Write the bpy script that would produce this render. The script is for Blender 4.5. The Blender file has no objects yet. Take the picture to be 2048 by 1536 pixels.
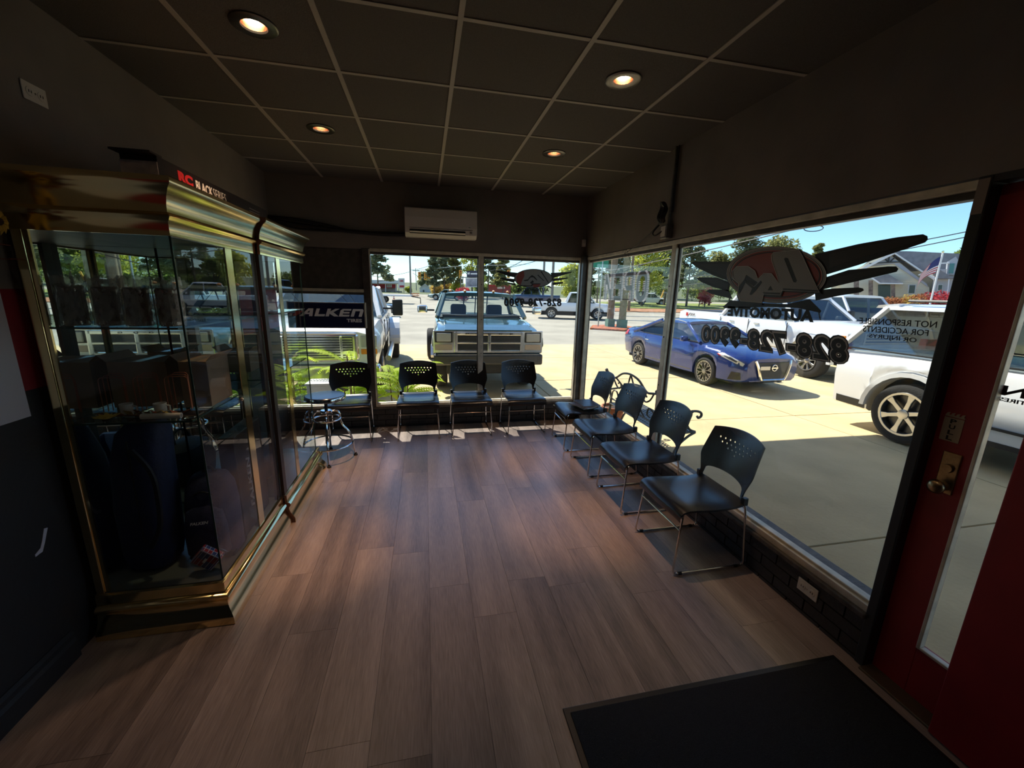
import bpy, bmesh, math, random
from mathutils import Vector, Matrix
random.seed(7)
S = bpy.context.scene
COL = S.collection
# ---------------------------------------------------------------- camera
FPX = 804.6; YAW, PITCH, ROLL = .2136, -.2245, .026; CZ = 1.68
def cam_axes():
    cy, sy, cp, sp = math.cos(YAW), math.sin(YAW), math.cos(PITCH), math.sin(PITCH)
    f = Vector((sy*cp, cy*cp, sp)); r = Vector((cy, -sy, 0)); u = r.cross(f)
    cr, sr = math.cos(ROLL), math.sin(ROLL)
    return cr*r + sr*u, -sr*r + cr*u, f
AX_R, AX_U, AX_F = cam_axes()
cd = bpy.data.cameras.new('camera'); cd.sensor_fit = 'HORIZONTAL'; cd.sensor_width = 36
cd.lens = FPX/2048*36; cd.clip_start = .05; cd.clip_end = 2000
cam = bpy.data.objects.new('camera', cd); COL.objects.link(cam)
m3 = Matrix((AX_R, AX_U, -AX_F)).transposed()
cam.matrix_world = Matrix.Translation((0, 0, CZ)) @ m3.to_4x4()
S.camera = cam
# ---------------------------------------------------------------- world, sun, exposure
SUN = Vector((-.34, .68, 1)).normalized()
w = bpy.data.worlds.new('sky'); S.world = w; w.use_nodes = True
nt = w.node_tree; nt.nodes.clear()
sky = nt.nodes.new('ShaderNodeTexSky'); sky.sky_type = 'NISHITA'; sky.sun_disc = False
sky.sun_elevation = math.asin(SUN.z); sky.sun_rotation = math.atan2(SUN.x, SUN.y)
sky.air_density = 1.0; sky.dust_density = .25; sky.ozone_density = 1.5; sky.altitude = 300
bg = nt.nodes.new('ShaderNodeBackground'); bg.inputs[1].default_value = .125
wo = nt.nodes.new('ShaderNodeOutputWorld')
tint = nt.nodes.new('ShaderNodeMix'); tint.data_type = 'RGBA'; tint.blend_type = 'MULTIPLY'; tint.inputs[0].default_value = 1; tint.inputs[7].default_value = (.72, .95, 1.12, 1)
nt.links.new(sky.outputs[0], tint.inputs[6]); nt.links.new(tint.outputs[2], bg.inputs[0]); nt.links.new(bg.outputs[0], wo.inputs[0])
sl = bpy.data.lights.new('sun', 'SUN'); sl.energy = 5.2; sl.angle = .0093; sl.color = (1, .94, .83)
so = bpy.data.objects.new('sun', sl); COL.objects.link(so)
so.rotation_euler = (-SUN).to_track_quat('-Z', 'Y').to_euler(); so.location = (-4, 12, 14)
S.view_settings.view_transform = 'Standard'; S.view_settings.look = 'None'
S.view_settings.gamma = 1; S.view_settings.use_curve_mapping = False
S.view_settings.exposure = .8
S.cycles.transparent_max_bounces = 40; S.cycles.max_bounces = 12; S.cycles.glossy_bounces = 6; S.cycles.diffuse_bounces = 5
# ---------------------------------------------------------------- pixels to points
def ray(x, y): return AX_R*((x-1024)/FPX) + AX_U*((768-y)/FPX) + AX_F
def onp(x, y, ax, v):
    d = ray(x, y); o = Vector((0, 0, CZ)); t = (v-o[ax])/d[ax]; return o + d*t
GZ = -.2
def gz(x, y): return GZ + .022*max(0, math.hypot(x, y)-32)
def gpt(x, y):
    d = ray(x, y); o = Vector((0, 0, CZ)); t = 3.
    while t < 400:
        p = o + d*t
        if p.z <= gz(p.x, p.y): return Vector((p.x, p.y, gz(p.x, p.y)))
        t *= 1.002
    return p
def atd(x, y, dist):
    d = ray(x, y); h = math.hypot(d.x, d.y); return Vector((0, 0, CZ)) + d*(dist/h)
# ---------------------------------------------------------------- materials
MATS = {}
def mat(name, col, rough=.5, metal=0, spec=.5, var=0, scale=8, bump=0, bscale=60, emit=0, coat=0, trans=0, coords='Object', stretch=(1, 1, 1), sheen=0):
    if name in MATS: return MATS[name]
    m = bpy.data.materials.new(name); m.use_nodes = True; n = m.node_tree.nodes; L = m.node_tree.links
    b = n['Principled BSDF']
    b.inputs['Base Color'].default_value = (*col, 1); b.inputs['Roughness'].default_value = rough
    b.inputs['Metallic'].default_value = metal; b.inputs['Specular IOR Level'].default_value = spec
    if coat: b.inputs['Coat Weight'].default_value = coat; b.inputs['Coat Roughness'].default_value = .05
    if trans: b.inputs['Transmission Weight'].default_value = trans
    if emit: b.inputs['Emission Color'].default_value = (*col, 1); b.inputs['Emission Strength'].default_value = emit
    if var or bump:
        tc = n.new('ShaderNodeTexCoord'); mp = n.new('ShaderNodeMapping'); mp.inputs['Scale'].default_value = stretch
        L.new(tc.outputs[coords], mp.inputs[0])
    if var:
        no = n.new('ShaderNodeTexNoise'); no.inputs['Scale'].default_value = scale; no.inputs['Detail'].default_value = 5
        L.new(mp.outputs[0], no.inputs[0])
        r = n.new('ShaderNodeValToRGB'); r.color_ramp.elements[0].position = .3; r.color_ramp.elements[1].position = .7
        r.color_ramp.elements[0].color = (*[max(0, c*(1-var)) for c in col], 1); r.color_ramp.elements[1].color = (*[min(1, c*(1+var)) for c in col], 1)
        L.new(no.outputs[0], r.inputs[0]); L.new(r.outputs[0], b.inputs['Base Color'])
        if emit: L.new(r.outputs[0], b.inputs['Emission Color'])
    if bump:
        n2 = n.new('ShaderNodeTexNoise'); n2.inputs['Scale'].default_value = bscale; n2.inputs['Detail'].default_value = 3
        L.new(mp.outputs[0], n2.inputs[0])
        bp = n.new('ShaderNodeBump'); bp.inputs['Strength'].default_value = bump; bp.inputs['Distance'].default_value = .01
        L.new(n2.outputs[0], bp.inputs['Height']); L.new(bp.outputs[0], b.inputs['Normal'])
    MATS[name] = m; return m
def glassmat(name, tint=(.93, .96, .95), ior=1.45, rough=0, add=0, dirt=0):
    """thin pane: clear transmission plus Fresnel reflection on its outer faces"""
    m = bpy.data.materials.new(name); m.use_nodes = True; n = m.node_tree.nodes; L = m.node_tree.links; n.clear()
    out = n.new('ShaderNodeOutputMaterial'); tr = n.new('ShaderNodeBsdfTransparent'); gl = n.new('ShaderNodeBsdfGlossy')
    tr.inputs[0].default_value = (*tint, 1); gl.inputs['Roughness'].default_value = rough
    fr = n.new('ShaderNodeFresnel'); fr.inputs[0].default_value = ior
    ge = n.new('ShaderNodeNewGeometry'); iv = n.new('ShaderNodeMath'); iv.operation = 'SUBTRACT'; iv.inputs[0].default_value = 1
    L.new(ge.outputs['Backfacing'], iv.inputs[1])
    ad = n.new('ShaderNodeMath'); ad.operation = 'ADD'; ad.inputs[1].default_value = add; ad.use_clamp = True; L.new(fr.outputs[0], ad.inputs[0])
    mu = n.new('ShaderNodeMath'); mu.operation = 'MULTIPLY'; L.new(ad.outputs[0], mu.inputs[0]); L.new(iv.outputs[0], mu.inputs[1])
    mx = n.new('ShaderNodeMixShader'); L.new(mu.outputs[0], mx.inputs[0]); L.new(tr.outputs[0], mx.inputs[1]); L.new(gl.outputs[0], mx.inputs[2])
    last = mx
    if dirt:
        df = n.new('ShaderNodeBsdfDiffuse'); df.inputs[0].default_value = (.7, .7, .66, 1)
        no = n.new('ShaderNodeTexNoise'); no.inputs['Scale'].default_value = 6; no.inputs['Detail'].default_value = 8
        m2 = n.new('ShaderNodeMath'); m2.operation = 'MULTIPLY'; m2.inputs[1].default_value = dirt; L.new(no.outputs[0], m2.inputs[0])
        mx2 = n.new('ShaderNodeMixShader'); L.new(m2.outputs[0], mx2.inputs[0]); L.new(mx.outputs[0], mx2.inputs[1]); L.new(df.outputs[0], mx2.inputs[2]); last = mx2
    L.new(last.outputs[0], out.inputs[0]); MATS[name] = m; return m
# ---------------------------------------------------------------- objects
def tag(o, label=None, cat=None, group=None, kind=None):
    if label: o['label'] = label
    if cat: o['category'] = cat
    if group: o['group'] = group
    if kind: o['kind'] = kind
    return o
def thing(name, label, cat, loc=(0, 0, 0), rz=0, group=None):
    o = bpy.data.objects.new(name, None); COL.objects.link(o); o.empty_display_size = .1
    o.location = loc; o.rotation_euler = (0, 0, rz); return tag(o, label, cat, group)
def link(name, me, m=None, parent=None, loc=None):
    o = bpy.data.objects.new(name, me); COL.objects.link(o)
    if m is not None: me.materials.clear(); me.materials.append(m)
    if parent is not None: o.parent = parent
    if loc is not None: o.location = loc
    return o
def copy_tree(o, parent=None):
    c = o.copy(); COL.objects.link(c); c.parent = parent
    for ch in list(o.children): copy_tree(ch, c)
    return c
class MB:
    def __init__(s): s.v = []; s.f = []
    def add(s, vs, fs, M=None):
        b = len(s.v); s.v += [tuple(M @ Vector(v)) if M is not None else tuple(v) for v in vs]; s.f += [tuple(b+i for i in f) for f in fs]; return s
    def box(s, x0, x1, y0, y1, z0, z1, M=None):
        v = [(x0, y0, z0), (x1, y0, z0), (x1, y1, z0), (x0, y1, z0), (x0, y0, z1), (x1, y0, z1), (x1, y1, z1), (x0, y1, z1)]
        return s.add(v, [(0, 3, 2, 1), (4, 5, 6, 7), (0, 1, 5, 4), (1, 2, 6, 5), (2, 3, 7, 6), (3, 0, 4, 7)], M)
    def cbox(s, c, d, M=None): return s.box(c[0]-d[0]/2, c[0]+d[0]/2, c[1]-d[1]/2, c[1]+d[1]/2, c[2]-d[2]/2, c[2]+d[2]/2, M)
    def hexa(s, q0, q1):
        return s.add(list(q0)+list(q1), [(3, 2, 1, 0), (4, 5, 6, 7), (0, 1, 5, 4), (1, 2, 6, 5), (2, 3, 7, 6), (3, 0, 4, 7)])
    def loft(s, rings, caps=True, close=True):
        n = len(rings[0]); vs = [p for r in rings for p in r]; fs = []
        for i in range(len(rings)-1):
            for j in range(n if close else n-1):
                k = (j+1) % n; fs.append((i*n+j, i*n+k, (i+1)*n+k, (i+1)*n+j))
        if caps and close: fs += [tuple(range(n-1, -1, -1)), tuple((len(rings)-1)*n+j for j in range(n))]
        return s.add(vs, fs)
    def tube(s, path, r, n=8, closed=False, caps=True):
        P = [Vector(p) for p in path]; N = len(P); rings = []; up = None
        for i, p in enumerate(P):
            if closed: t = (P[(i+1) % N]-P[i-1])
            else: t = P[min(i+1, N-1)]-P[max(i-1, 0)]
            t.normalize()
            if up is None:
                up = Vector((0, 0, 1)) if abs(t.z) < .9 else Vector((1, 0, 0))
            a = t.cross(up)
            if a.length < 1e-5: a = t.orthogonal()
            a.normalize(); up = a.cross(t).normalized()
            rr = r[i] if isinstance(r, (list, tuple)) else r
            rings.append([p + (a*math.cos(q)+up*math.sin(q))*rr for q in [2*math.pi*k/n for k in range(n)]])
        if closed: rings.append(rings[0]); caps = False
        return s.loft(rings, caps)
    def lathe(s, prof, c=(0, 0, 0), axis='z', n=24, caps=False):
        rings = []
        for r, h in prof:
            ring = []
            for k in range(n):
                a = 2*math.pi*k/n; x, y = r*math.cos(a), r*math.sin(a)
                p = {'z': (x, y, h), 'y': (x, h, -y), 'x': (h, x, y)}[axis]
                ring.append((c[0]+p[0], c[1]+p[1], c[2]+p[2]))
            rings.append(ring)
        return s.loft(rings, caps)
    def prism(s, poly, f0, f1):
        """poly of 2D points, f0/f1 map a 2D point to 3D on each face"""
        n = len(poly); vs = [f0(*p) for p in poly]+[f1(*p) for p in poly]
        fs = [tuple(range(n-1, -1, -1)), tuple(range(n, 2*n))]+[(i, (i+1) % n, n+(i+1) % n, n+i) for i in range(n)]
        return s.add(vs, fs)
    def ball(s, c, r, n=10, m=6, sc=(1, 1, 1)):
        prof = [(max(1e-4, r*math.sin(math.pi*i/m)), -r*math.cos(math.pi*i/m)) for i in range(m+1)]
        b = MB().lathe(prof, n=n)
        return s.add([(c[0]+v[0]*sc[0], c[1]+v[1]*sc[1], c[2]+v[2]*sc[2]) for v in b.v], b.f)
    def mesh(s, name):
        me = bpy.data.meshes.new(name); me.from_pydata(s.v, [], s.f)
        bm = bmesh.new(); bm.from_mesh(me); bmesh.ops.recalc_face_normals(bm, faces=bm.faces); bm.to_mesh(me); bm.free()
        return me
    def build(s, name, m, parent=None, smooth=False, bevel=0, seg=2, loc=None, sub=0, label=None, angle=40):
        me = s.mesh(name); o = link(name, me, m, parent, loc)
        if bevel:
            bm = bmesh.new(); bm.from_mesh(me)
            bmesh.ops.bevel(bm, geom=[e for e in bm.edges if len(e.link_faces) == 2 and e.calc_face_angle(0) > .5], offset=bevel, segments=seg, affect='EDGES', profile=.5, clamp_overlap=True)
            bm.to_mesh(me); bm.free()
        if smooth:
            me.shade_smooth()
            me.set_sharp_from_angle(angle=math.radians(angle))
        if sub:
            md = o.modifiers.new('sub', 'SUBSURF'); md.levels = sub; md.render_levels = sub
        if label: o['label'] = label
        return o
def box(name, m, parent, x0, x1, y0, y1, z0, z1, bevel=0, **k): return MB().box(x0, x1, y0, y1, z0, z1).build(name, m, parent, bevel=bevel, **k)
def smooth_path(pts, n=6, closed=False):
    P = [Vector(p) for p in pts]; out = []; N = len(P)
    for i in range(N if closed else N-1):
        p0 = P[(i-1) % N] if closed or i > 0 else P[0]; p1 = P[i]; p2 = P[(i+1) % N]; p3 = P[(i+2) % N] if closed or i+2 < N else P[-1]
        for k in range(n):
            t = k/n; out.append(.5*((2*p1)+(p2-p0)*t+(2*p0-5*p1+4*p2-p3)*t*t+(3*p1-p0-3*p2+p3)*t**3))
    if not closed: out.append(P[-1])
    return out
def bend(pts, r=.03, n=4):
    """polyline with rounded corners"""
    P = [Vector(p) for p in pts]; out = [P[0]]
    for i in range(1, len(P)-1):
        a = (P[i-1]-P[i]); b = (P[i+1]-P[i]); ra = min(r, a.length*.45, b.length*.45)
        s, e = P[i]+a.normalized()*ra, P[i]+b.normalized()*ra
        for k in range(n+1):
            t = k/n; out.append(s*(1-t)**2+P[i]*2*t*(1-t)+e*t*t)
    return out+[P[-1]]
def mesh_of_curve(cu):
    o = bpy.data.objects.new('tmp', cu); COL.objects.link(o)
    dg = bpy.context.evaluated_depsgraph_get(); me = bpy.data.meshes.new_from_object(o.evaluated_get(dg))
    bpy.data.objects.remove(o); bpy.data.curves.remove(cu); return me
def fill_mesh(loops, ext=.001):
    """flat 2D shape with holes, extruded by +-ext along z"""
    cu = bpy.data.curves.new('fill', 'CURVE'); cu.dimensions = '2D'; cu.fill_mode = 'BOTH'; cu.extrude = ext
    for lp in loops:
        sp = cu.splines.new('POLY'); sp.points.add(len(lp)-1)
        for i, p in enumerate(lp): sp.points[i].co = (p[0], p[1], 0, 1)
        sp.use_cyclic_u = True
    return mesh_of_curve(cu)
def text_mesh(body, size=1., ext=.001, bold=0, shear=0, align='LEFT', sx=1., spacing=1.):
    cu = bpy.data.curves.new('text', 'FONT'); cu.body = body; cu.size = size; cu.extrude = ext; cu.offset = bold; cu.shear = shear
    cu.align_x = align; cu.align_y = 'BOTTOM_BASELINE'; cu.space_character = spacing; cu.resolution_u = 3
    me = mesh_of_curve(cu)
    for v in me.vertices: v.co.x *= sx
    return me
def xform(me, fn):
    for v in me.vertices: v.co = fn(v.co)
    bm = bmesh.new(); bm.from_mesh(me); bmesh.ops.recalc_face_normals(bm, faces=bm.faces); bm.to_mesh(me); bm.free()
    me.update(); return me
def fit_text(body, w, h, **k):
    """text mesh scaled to exactly w by h with its lower left corner at the origin"""
    me = text_mesh(body, **k); xs = [v.co.x for v in me.vertices]; ys = [v.co.y for v in me.vertices]
    x0, x1, y0, y1 = min(xs), max(xs), min(ys), max(ys)
    return xform(me, lambda c: Vector(((c.x-x0)*w/(x1-x0), (c.y-y0)*h/(y1-y0), c.z)))
def circle(cx, cy, r, n=16, ry=None): return [(cx+r*math.cos(2*math.pi*k/n), cy+(ry or r)*math.sin(2*math.pi*k/n)) for k in range(n)]
def rrect(x0, x1, y0, y1, r, n=5):
    out = []
    for cx, cy, a0 in ((x1-r, y1-r, 0), (x0+r, y1-r, 90), (x0+r, y0+r, 180), (x1-r, y0+r, 270)):
        out += [(cx+r*math.cos(math.radians(a0+90*k/n)), cy+r*math.sin(math.radians(a0+90*k/n))) for k in range(n+1)]
    return out
# ================================================================ ROOM
XL, XR, YB, H = -1.607, 1.98, 4.99, 2.8285
YN = -2.2            # wall behind the camera
ZS, ZH = .27, 2.11   # sill and head of the shop windows
M_WALL = mat('wall_charcoal', (.19, .163, .14), .75, var=.12, scale=3, bump=.15, bscale=40)
M_BLACK = mat('wall_black', (.027, .026, .027), .6, bump=.15, bscale=50)
M_RED = mat('wall_red', (.26, .014, .022), .55, bump=.1, bscale=50)
M_FRAME = mat('frame_aluminium', (.62, .56, .45), .45, .35, var=.22, scale=12)
M_FRAMED = mat('frame_bronze', (.07, .06, .053), .45, .2, var=.3, scale=14)
M_BRICK = mat('brick_black', (.026, .024, .023), .5, bump=.4, bscale=60)
M_SILL = mat('sill_wood', (.075, .065, .055), .5, var=.5, scale=20, bump=.2)
M_TILE = mat('ceiling_tile', (.125, .113, .1), .9, var=.25, scale=220, bump=.5, bscale=260)
M_TBAR = mat('ceiling_bar', (.4, .36, .31), .6)
M_GLASS = glassmat('window_glass', (.95, .965, .96), 1.45, dirt=.035)
M_CHROME = mat('chrome', (.72, .72, .72), .12, 1)
M_BLK = mat('black_plastic', (.012, .012, .013), .35, bump=.05, bscale=300)
M_DARK = mat('dark_gap', (.006, .006, .006), .8)
M_WHITEP = mat('white_plastic', (.62, .58, .53), .4)
def struct(o): o['kind'] = 'structure'; return o
# floor: subfloor plus planks
def plank_mat():
    m = bpy.data.materials.new('floor_plank'); m.use_nodes = True; n = m.node_tree.nodes; L = m.node_tree.links; b = n['Principled BSDF']
    ge = n.new('ShaderNodeNewGeometry'); oi = n.new('ShaderNodeObjectInfo')
    sc = n.new('ShaderNodeVectorMath'); sc.operation = 'SCALE'; sc.inputs[0].default_value = (7, 13, 3); L.new(oi.outputs['Random'], sc.inputs['Scale'])
    ad = n.new('ShaderNodeVectorMath'); L.new(ge.outputs['Position'], ad.inputs[0]); L.new(sc.outputs[0], ad.inputs[1])
    def noise(stretch, scale, detail=4):
        mp = n.new('ShaderNodeMapping'); mp.inputs['Scale'].default_value = stretch; L.new(ad.outputs[0], mp.inputs[0])
        no = n.new('ShaderNodeTexNoise'); no.inputs['Scale'].default_value = scale; no.inputs['Detail'].default_value = detail; L.new(mp.outputs[0], no.inputs[0]); return no
    fine = noise((9, .45, 1), 26, 6); strip = noise((1, .05, 1), 9, 1); blot = noise((1, .6, 1), 3, 3)
    def mth(op, a, b_):
        q = n.new('ShaderNodeMath'); q.operation = op
        for i, v in enumerate((a, b_)):
            if isinstance(v, (int, float)): q.inputs[i].default_value = v
            else: L.new(v, q.inputs[i])
        return q.outputs[0]
    t = mth('ADD', mth('MULTIPLY', fine.outputs[0], .5), mth('ADD', mth('MULTIPLY', strip.outputs[0], .55), mth('MULTIPLY', blot.outputs[0], .25)))
    t = mth('ADD', t, mth('MULTIPLY', mth('SUBTRACT', oi.outputs['Random'], .5), .17))
    r = n.new('ShaderNodeValToRGB'); e = r.color_ramp.elements
    e[0].position = .42; e[0].color = (.115, .088, .077, 1); e[1].position = .9; e[1].color = (.41, .33, .29, 1)
    x = e.new(.64); x.color = (.25, .196, .172, 1)
    L.new(t, r.inputs[0]); L.new(r.outputs[0], b.inputs['Base Color'])
    rr = n.new('ShaderNodeMapRange'); rr.inputs['To Min'].default_value = .3; rr.inputs['To Max'].default_value = .46; L.new(fine.outputs[0], rr.inputs[0]); L.new(rr.outputs[0], b.inputs['Roughness'])
    bp = n.new('ShaderNodeBump'); bp.inputs['Strength'].default_value = .12; bp.inputs['Distance'].default_value = .004; L.new(fine.outputs[0], bp.inputs['Height']); L.new(bp.outputs[0], b.inputs['Normal'])
    b.inputs['Specular IOR Level'].default_value = .6; b.inputs['Coat Weight'].default_value = .55; b.inputs['Coat Roughness'].default_value = .3
    return m
floor = struct(box('floor', M_DARK, None, XL-.2, XR+.25, YN, YB+.05, -.12, -.006))
tag(floor, 'brown wood-look plank floor of the waiting room', 'floor')
PW, PL = .2285, 1.22
pm = MB().box(0, PW-.0012, 0, PL-.0012, -.006, 0)
M_PLANK = plank_mat()
pme = pm.mesh('plank'); pme.materials.append(M_PLANK)
def plank(x, y, sx=1, sy=1):
    o = link('plank', pme, None, floor, (x, y, 0)); o.scale = (sx, sy, 1); return o
i0 = -7
offs = {}
for i in range(-7, 11):
    x = -.24 + .2285*i; xa, xb = max(x, XL), min(x+PW, XR+.1)
    if xb - xa < .02: continue
    off = (i*.37*PL) % PL if i % 2 else (i*.37*PL+.31) % PL
    if i == 0: off = 2.40 % PL
    if i == 1: off = 2.05 % PL
    if i == 2: off = 1.79 % PL
    if i == 3: off = 2.03 % PL
    if i == 4: off = 1.94 % PL
    if i == -1: off = 2.49 % PL
    y = off - PL*3
    while y < YB:
        ya, yb = max(y, -1.2), min(y+PL, YB)
        if yb-ya > .02: plank(xa, ya, (xb-xa)/PW, (yb-ya)/PL)
        y += PL
# ceiling: slab, tiles and bars
ceiling = struct(box('ceiling', M_DARK, None, XL-.2, XR+.2, YN, YB+.2, H+.08, H+.15))
tag(ceiling, 'dark suspended ceiling with pale metal grid', 'ceiling')
T = .6096; gx = [-.4333+T*i for i in range(-2, 6)]; gy = [1.4425+T*j for j in range(-4, 7)]
tme = MB().box(0, 1, 0, 1, H, H+.012).mesh('ceiling_tile'); tme.materials.append(M_TILE)
LAMPS = [(-.73, 2.335), (1.088, 2.345), (-.73, 3.565), (1.09, 3.59), (-.73, 1.1), (1.09, 1.1), (-.73, -.13), (1.09, -.13)]  # last four are unseen lamps added behind the camera as weak fill
for i in range(-1, len(gx)):
    xa = max(XL, gx[i] if i >= 0 else XL-1); xb = min(XR, gx[i+1] if i+1 < len(gx) else XR)
    if xb-xa < .02: continue
    for j in range(-1, len(gy)):
        ya = max(-1.0, gy[j] if j >= 0 else -1); yb = min(YB, gy[j+1] if j+1 < len(gy) else YB)
        if yb-ya < .02: continue
        hole = [l for l in LAMPS if xa < l[0] < xb and ya < l[1] < yb]
        if hole:
            lx, ly = hole[0]
            me = fill_mesh([[(xa, ya), (xb, ya), (xb, yb), (xa, yb)], circle(lx, ly, .07, 24)], .006)
            xform(me, lambda c: Vector((c.x, c.y, c.z+H+.006))); link('ceiling_tile', me, M_TILE, ceiling)
        else:
            o = link('ceiling_tile', tme, None, ceiling, (xa, ya, 0)); o.scale = (xb-xa, yb-ya, 1)
for x in gx:
    if XL+.03 < x < XR-.01: box('ceiling_bar', M_TBAR, ceiling, x-.012, x+.012, -1, YB, H-.006, H+.002)
for y in gy:
    if y > -1: box('ceiling_bar', M_TBAR, ceiling, XL, XR, y-.012, y+.012, H-.004, H+.002)
# left wall with its painted bands
wl = struct(box('wall_left', M_WALL, None, XL-.15, XL, YN, YB, 1.642, H))
tag(wl, 'left wall painted charcoal above a red band and black below', 'wall')
box('red_band', M_RED, wl, XL-.15, XL, YN, YB, 1.235, 1.642)
box('black_band', M_BLACK, wl, XL-.15, XL, YN, YB, 0, 1.235)
bb = struct(MB().prism([(XL, 0), (XL+.022, 0), (XL+.022, .085), (XL+.014, .1), (XL+.014, .12), (XL+.004, .135), (XL, .135)], lambda x, z: (x, YN, z), lambda x, z: (x, 1.9, z)).build('baseboard_left', M_BLACK, None)); tag(bb, 'black moulded baseboard along the left wall', 'baseboard')
wn = struct(box('wall_near', M_WALL, None, XL-.15, XR+.2, YN-.15, YN, 0, H)); tag(wn, 'plain charcoal wall opposite the shop windows', 'wall')
# back wall: header, pier, knee wall of bricks
wb = struct(box('wall_back', M_WALL, None, XL-.15, XR+.2, YB, YB+.2, ZH, H+.15)); tag(wb, 'charcoal wall with shop windows facing the street', 'wall')
box('knee_core', M_DARK, wb, XL-.15, XR+.2, YB+.012, YB+.19, -.3, .235)
bx0 = .2; bh = .07
bme = MB().box(0, bx0-.008, 0, .03, 0, bh-.007).mesh('brick'); bme.materials.append(M_BRICK)
for r in range(4):
    x = XL - (.1 if r % 2 else 0); z = -.045+r*bh
    while x < XR:
        xa, xb = max(x, XL), min(x+bx0, XR)
        if xb-xa > .03:
            o = link('brick', bme, None, wb, (xa, YB+random.uniform(-.0015, .0015), z)); o.scale = ((xb-xa)/bx0, 1, 1)
        x += bx0
MB().box(XL, XR+.03, YB-.02, YB+.2, .235, ZS-.005).build('sill_board', M_SILL, wb, bevel=.006)
# right wall: header, knee wall, short wall by the door
wr = struct(box('wall_right', M_WALL, None, XR, XR+.2, YN, YB, ZH+.02, H+.15)); tag(wr, 'charcoal wall above the long side window and red door', 'wall')
box('knee_core', M_DARK, wr, XR+.012, XR+.19, 1.19, YB+.19, -.3, .235)
for r in range(4):
    y = YB - (.1 if r % 2 else 0); z = -.045+r*bh
    while y > 1.2:
        ya, yb = max(y-bx0, 1.2), min(y, YB)
        if yb-ya > .03:
            o = link('brick', bme, None, wr, (XR+random.uniform(-.0015, .0015), yb, z)); o.rotation_euler = (0, 0, -math.pi/2); o.scale = ((yb-ya)/bx0, 1, 1)
        y -= bx0
MB().box(XR-.02, XR+.2, 1.2, YB-.02, .235, ZS-.005).build('sill_board', M_SILL, wr, bevel=.006)
box('wall_panel', M_BLACK, wr, XR, XR+.2, YN, .2, 0, ZH+.02)
# windows
def window(name, label, axis, a0, a1, z0, z1, p, bars, fw=.045, outer=True):
    """frame of jambs, head, sill and bars with a pane in each opening; axis 'x' runs along x at y=p"""
    w_ = struct(thing(name, label, 'window'))
    def b(nm, m, s0, s1, q0, q1, d0, d1):
        return box(nm, m, w_, *((s0, s1, p+d0, p+d1) if axis == 'x' else (p+d0, p+d1, s0, s1)), q0, q1, bevel=.003)
    b('head_rail', M_FRAME, a0, a1, z1-.022, z1+.012, -.022, .05); b('head_stop', M_FRAMED, a0, a1, z1-.05, z1-.022, 0, .05)
    b('sill_rail', M_FRAME, a0, a1, z0-.01, z0+.03, -.018, .05); b('sill_stop', M_FRAME, a0, a1, z0+.03, z0+.042, .005, .05)
    edges = [a0]+[c for c in bars]+[a1]
    for c in bars:
        b('mullion', M_FRAME, c-.03, c+.03, z0, z1, -.015, .05); b('mullion_gasket', M_FRAMED, c-.042, c+.042, z0, z1, .012, .03)
        for k in range(4): MB().lathe([(.001, -.004), (.006, -.002), (.006, .002)], n=8, axis='y' if axis == 'x' else 'x', c=((c+.008, p-.016, .5+k*.42) if axis == 'x' else (p-.016, c+.008, .5+k*.42))).build('screw', M_DARK, w_)
    for i in range(len(edges)-1):
        s0, s1 = edges[i]+(.03 if i else 0), edges[i+1]-(.03 if i+2 < len(edges) else 0)
        if axis == 'x': q = MB().box(s0, s1, p+.018, p+.024, z0, z1-.03)
        else: q = MB().box(p+.018, p+.024, s0, s1, z0, z1-.03)
        q.build('pane', M_GLASS, w_)
    return w_
XW = 2.0
w1 = window('window_1', 'large two-pane shop window behind the row of chairs', 'x', -.6, 1.93, ZS, ZH, YB+.01, [.665])
w2 = window('window_2', 'narrow window behind the blue tyre sign', 'x', XL, -.68, ZS, 1.655, YB+.01, [])
box('cover_panel', M_FRAMED, w2, XL, -.68, YB+.02, YB+.04, 1.655, ZH)
w3 = window('window_3', 'long side window with the winged emblem', 'y', 1.2, 4.9, ZS, ZH, XW, [3.085])
t1 = struct(MB().box(-.69, -.6, YB-.012, YB+.08, ZS-.01, ZH+.01).build('trim_1', M_FRAMED, None, bevel=.004)); tag(t1, 'dark bronze post between the tyre sign window and the wide window', 'post')
box('post_strip', M_FRAME, t1, -.612, -.6, YB-.018, YB+.02, ZS, ZH)
t2 = struct(MB().box(1.925, 2.06, 4.895, 5.06, ZS-.01, ZH+.03).build('trim_2', M_FRAMED, None, bevel=.004)); tag(t2, 'aluminium corner post where the two shop windows meet', 'post')
box('post_strip', M_FRAME, t2, 1.915, 1.945, YB-.02, YB+.03, ZS, ZH); box('post_strip', M_FRAME, t2, XW-.018, XW+.03, 4.86, 4.9, ZS, ZH)
t3 = struct(MB().box(XR-.005, XW+.09, 1.168, 1.208, 0, ZH+.02).build('trim_3', mat('jamb_black', (.018, .02, .021), .5), None, bevel=.004)); tag(t3, 'black door jamb between the side window and red door', 'post')
MB().box(XR-.008, XR+.01, 1.172, 1.205, 2.0, ZH+.01).build('tape_patch', mat('tape_tan', (.22, .17, .14), .6), t3)
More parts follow.
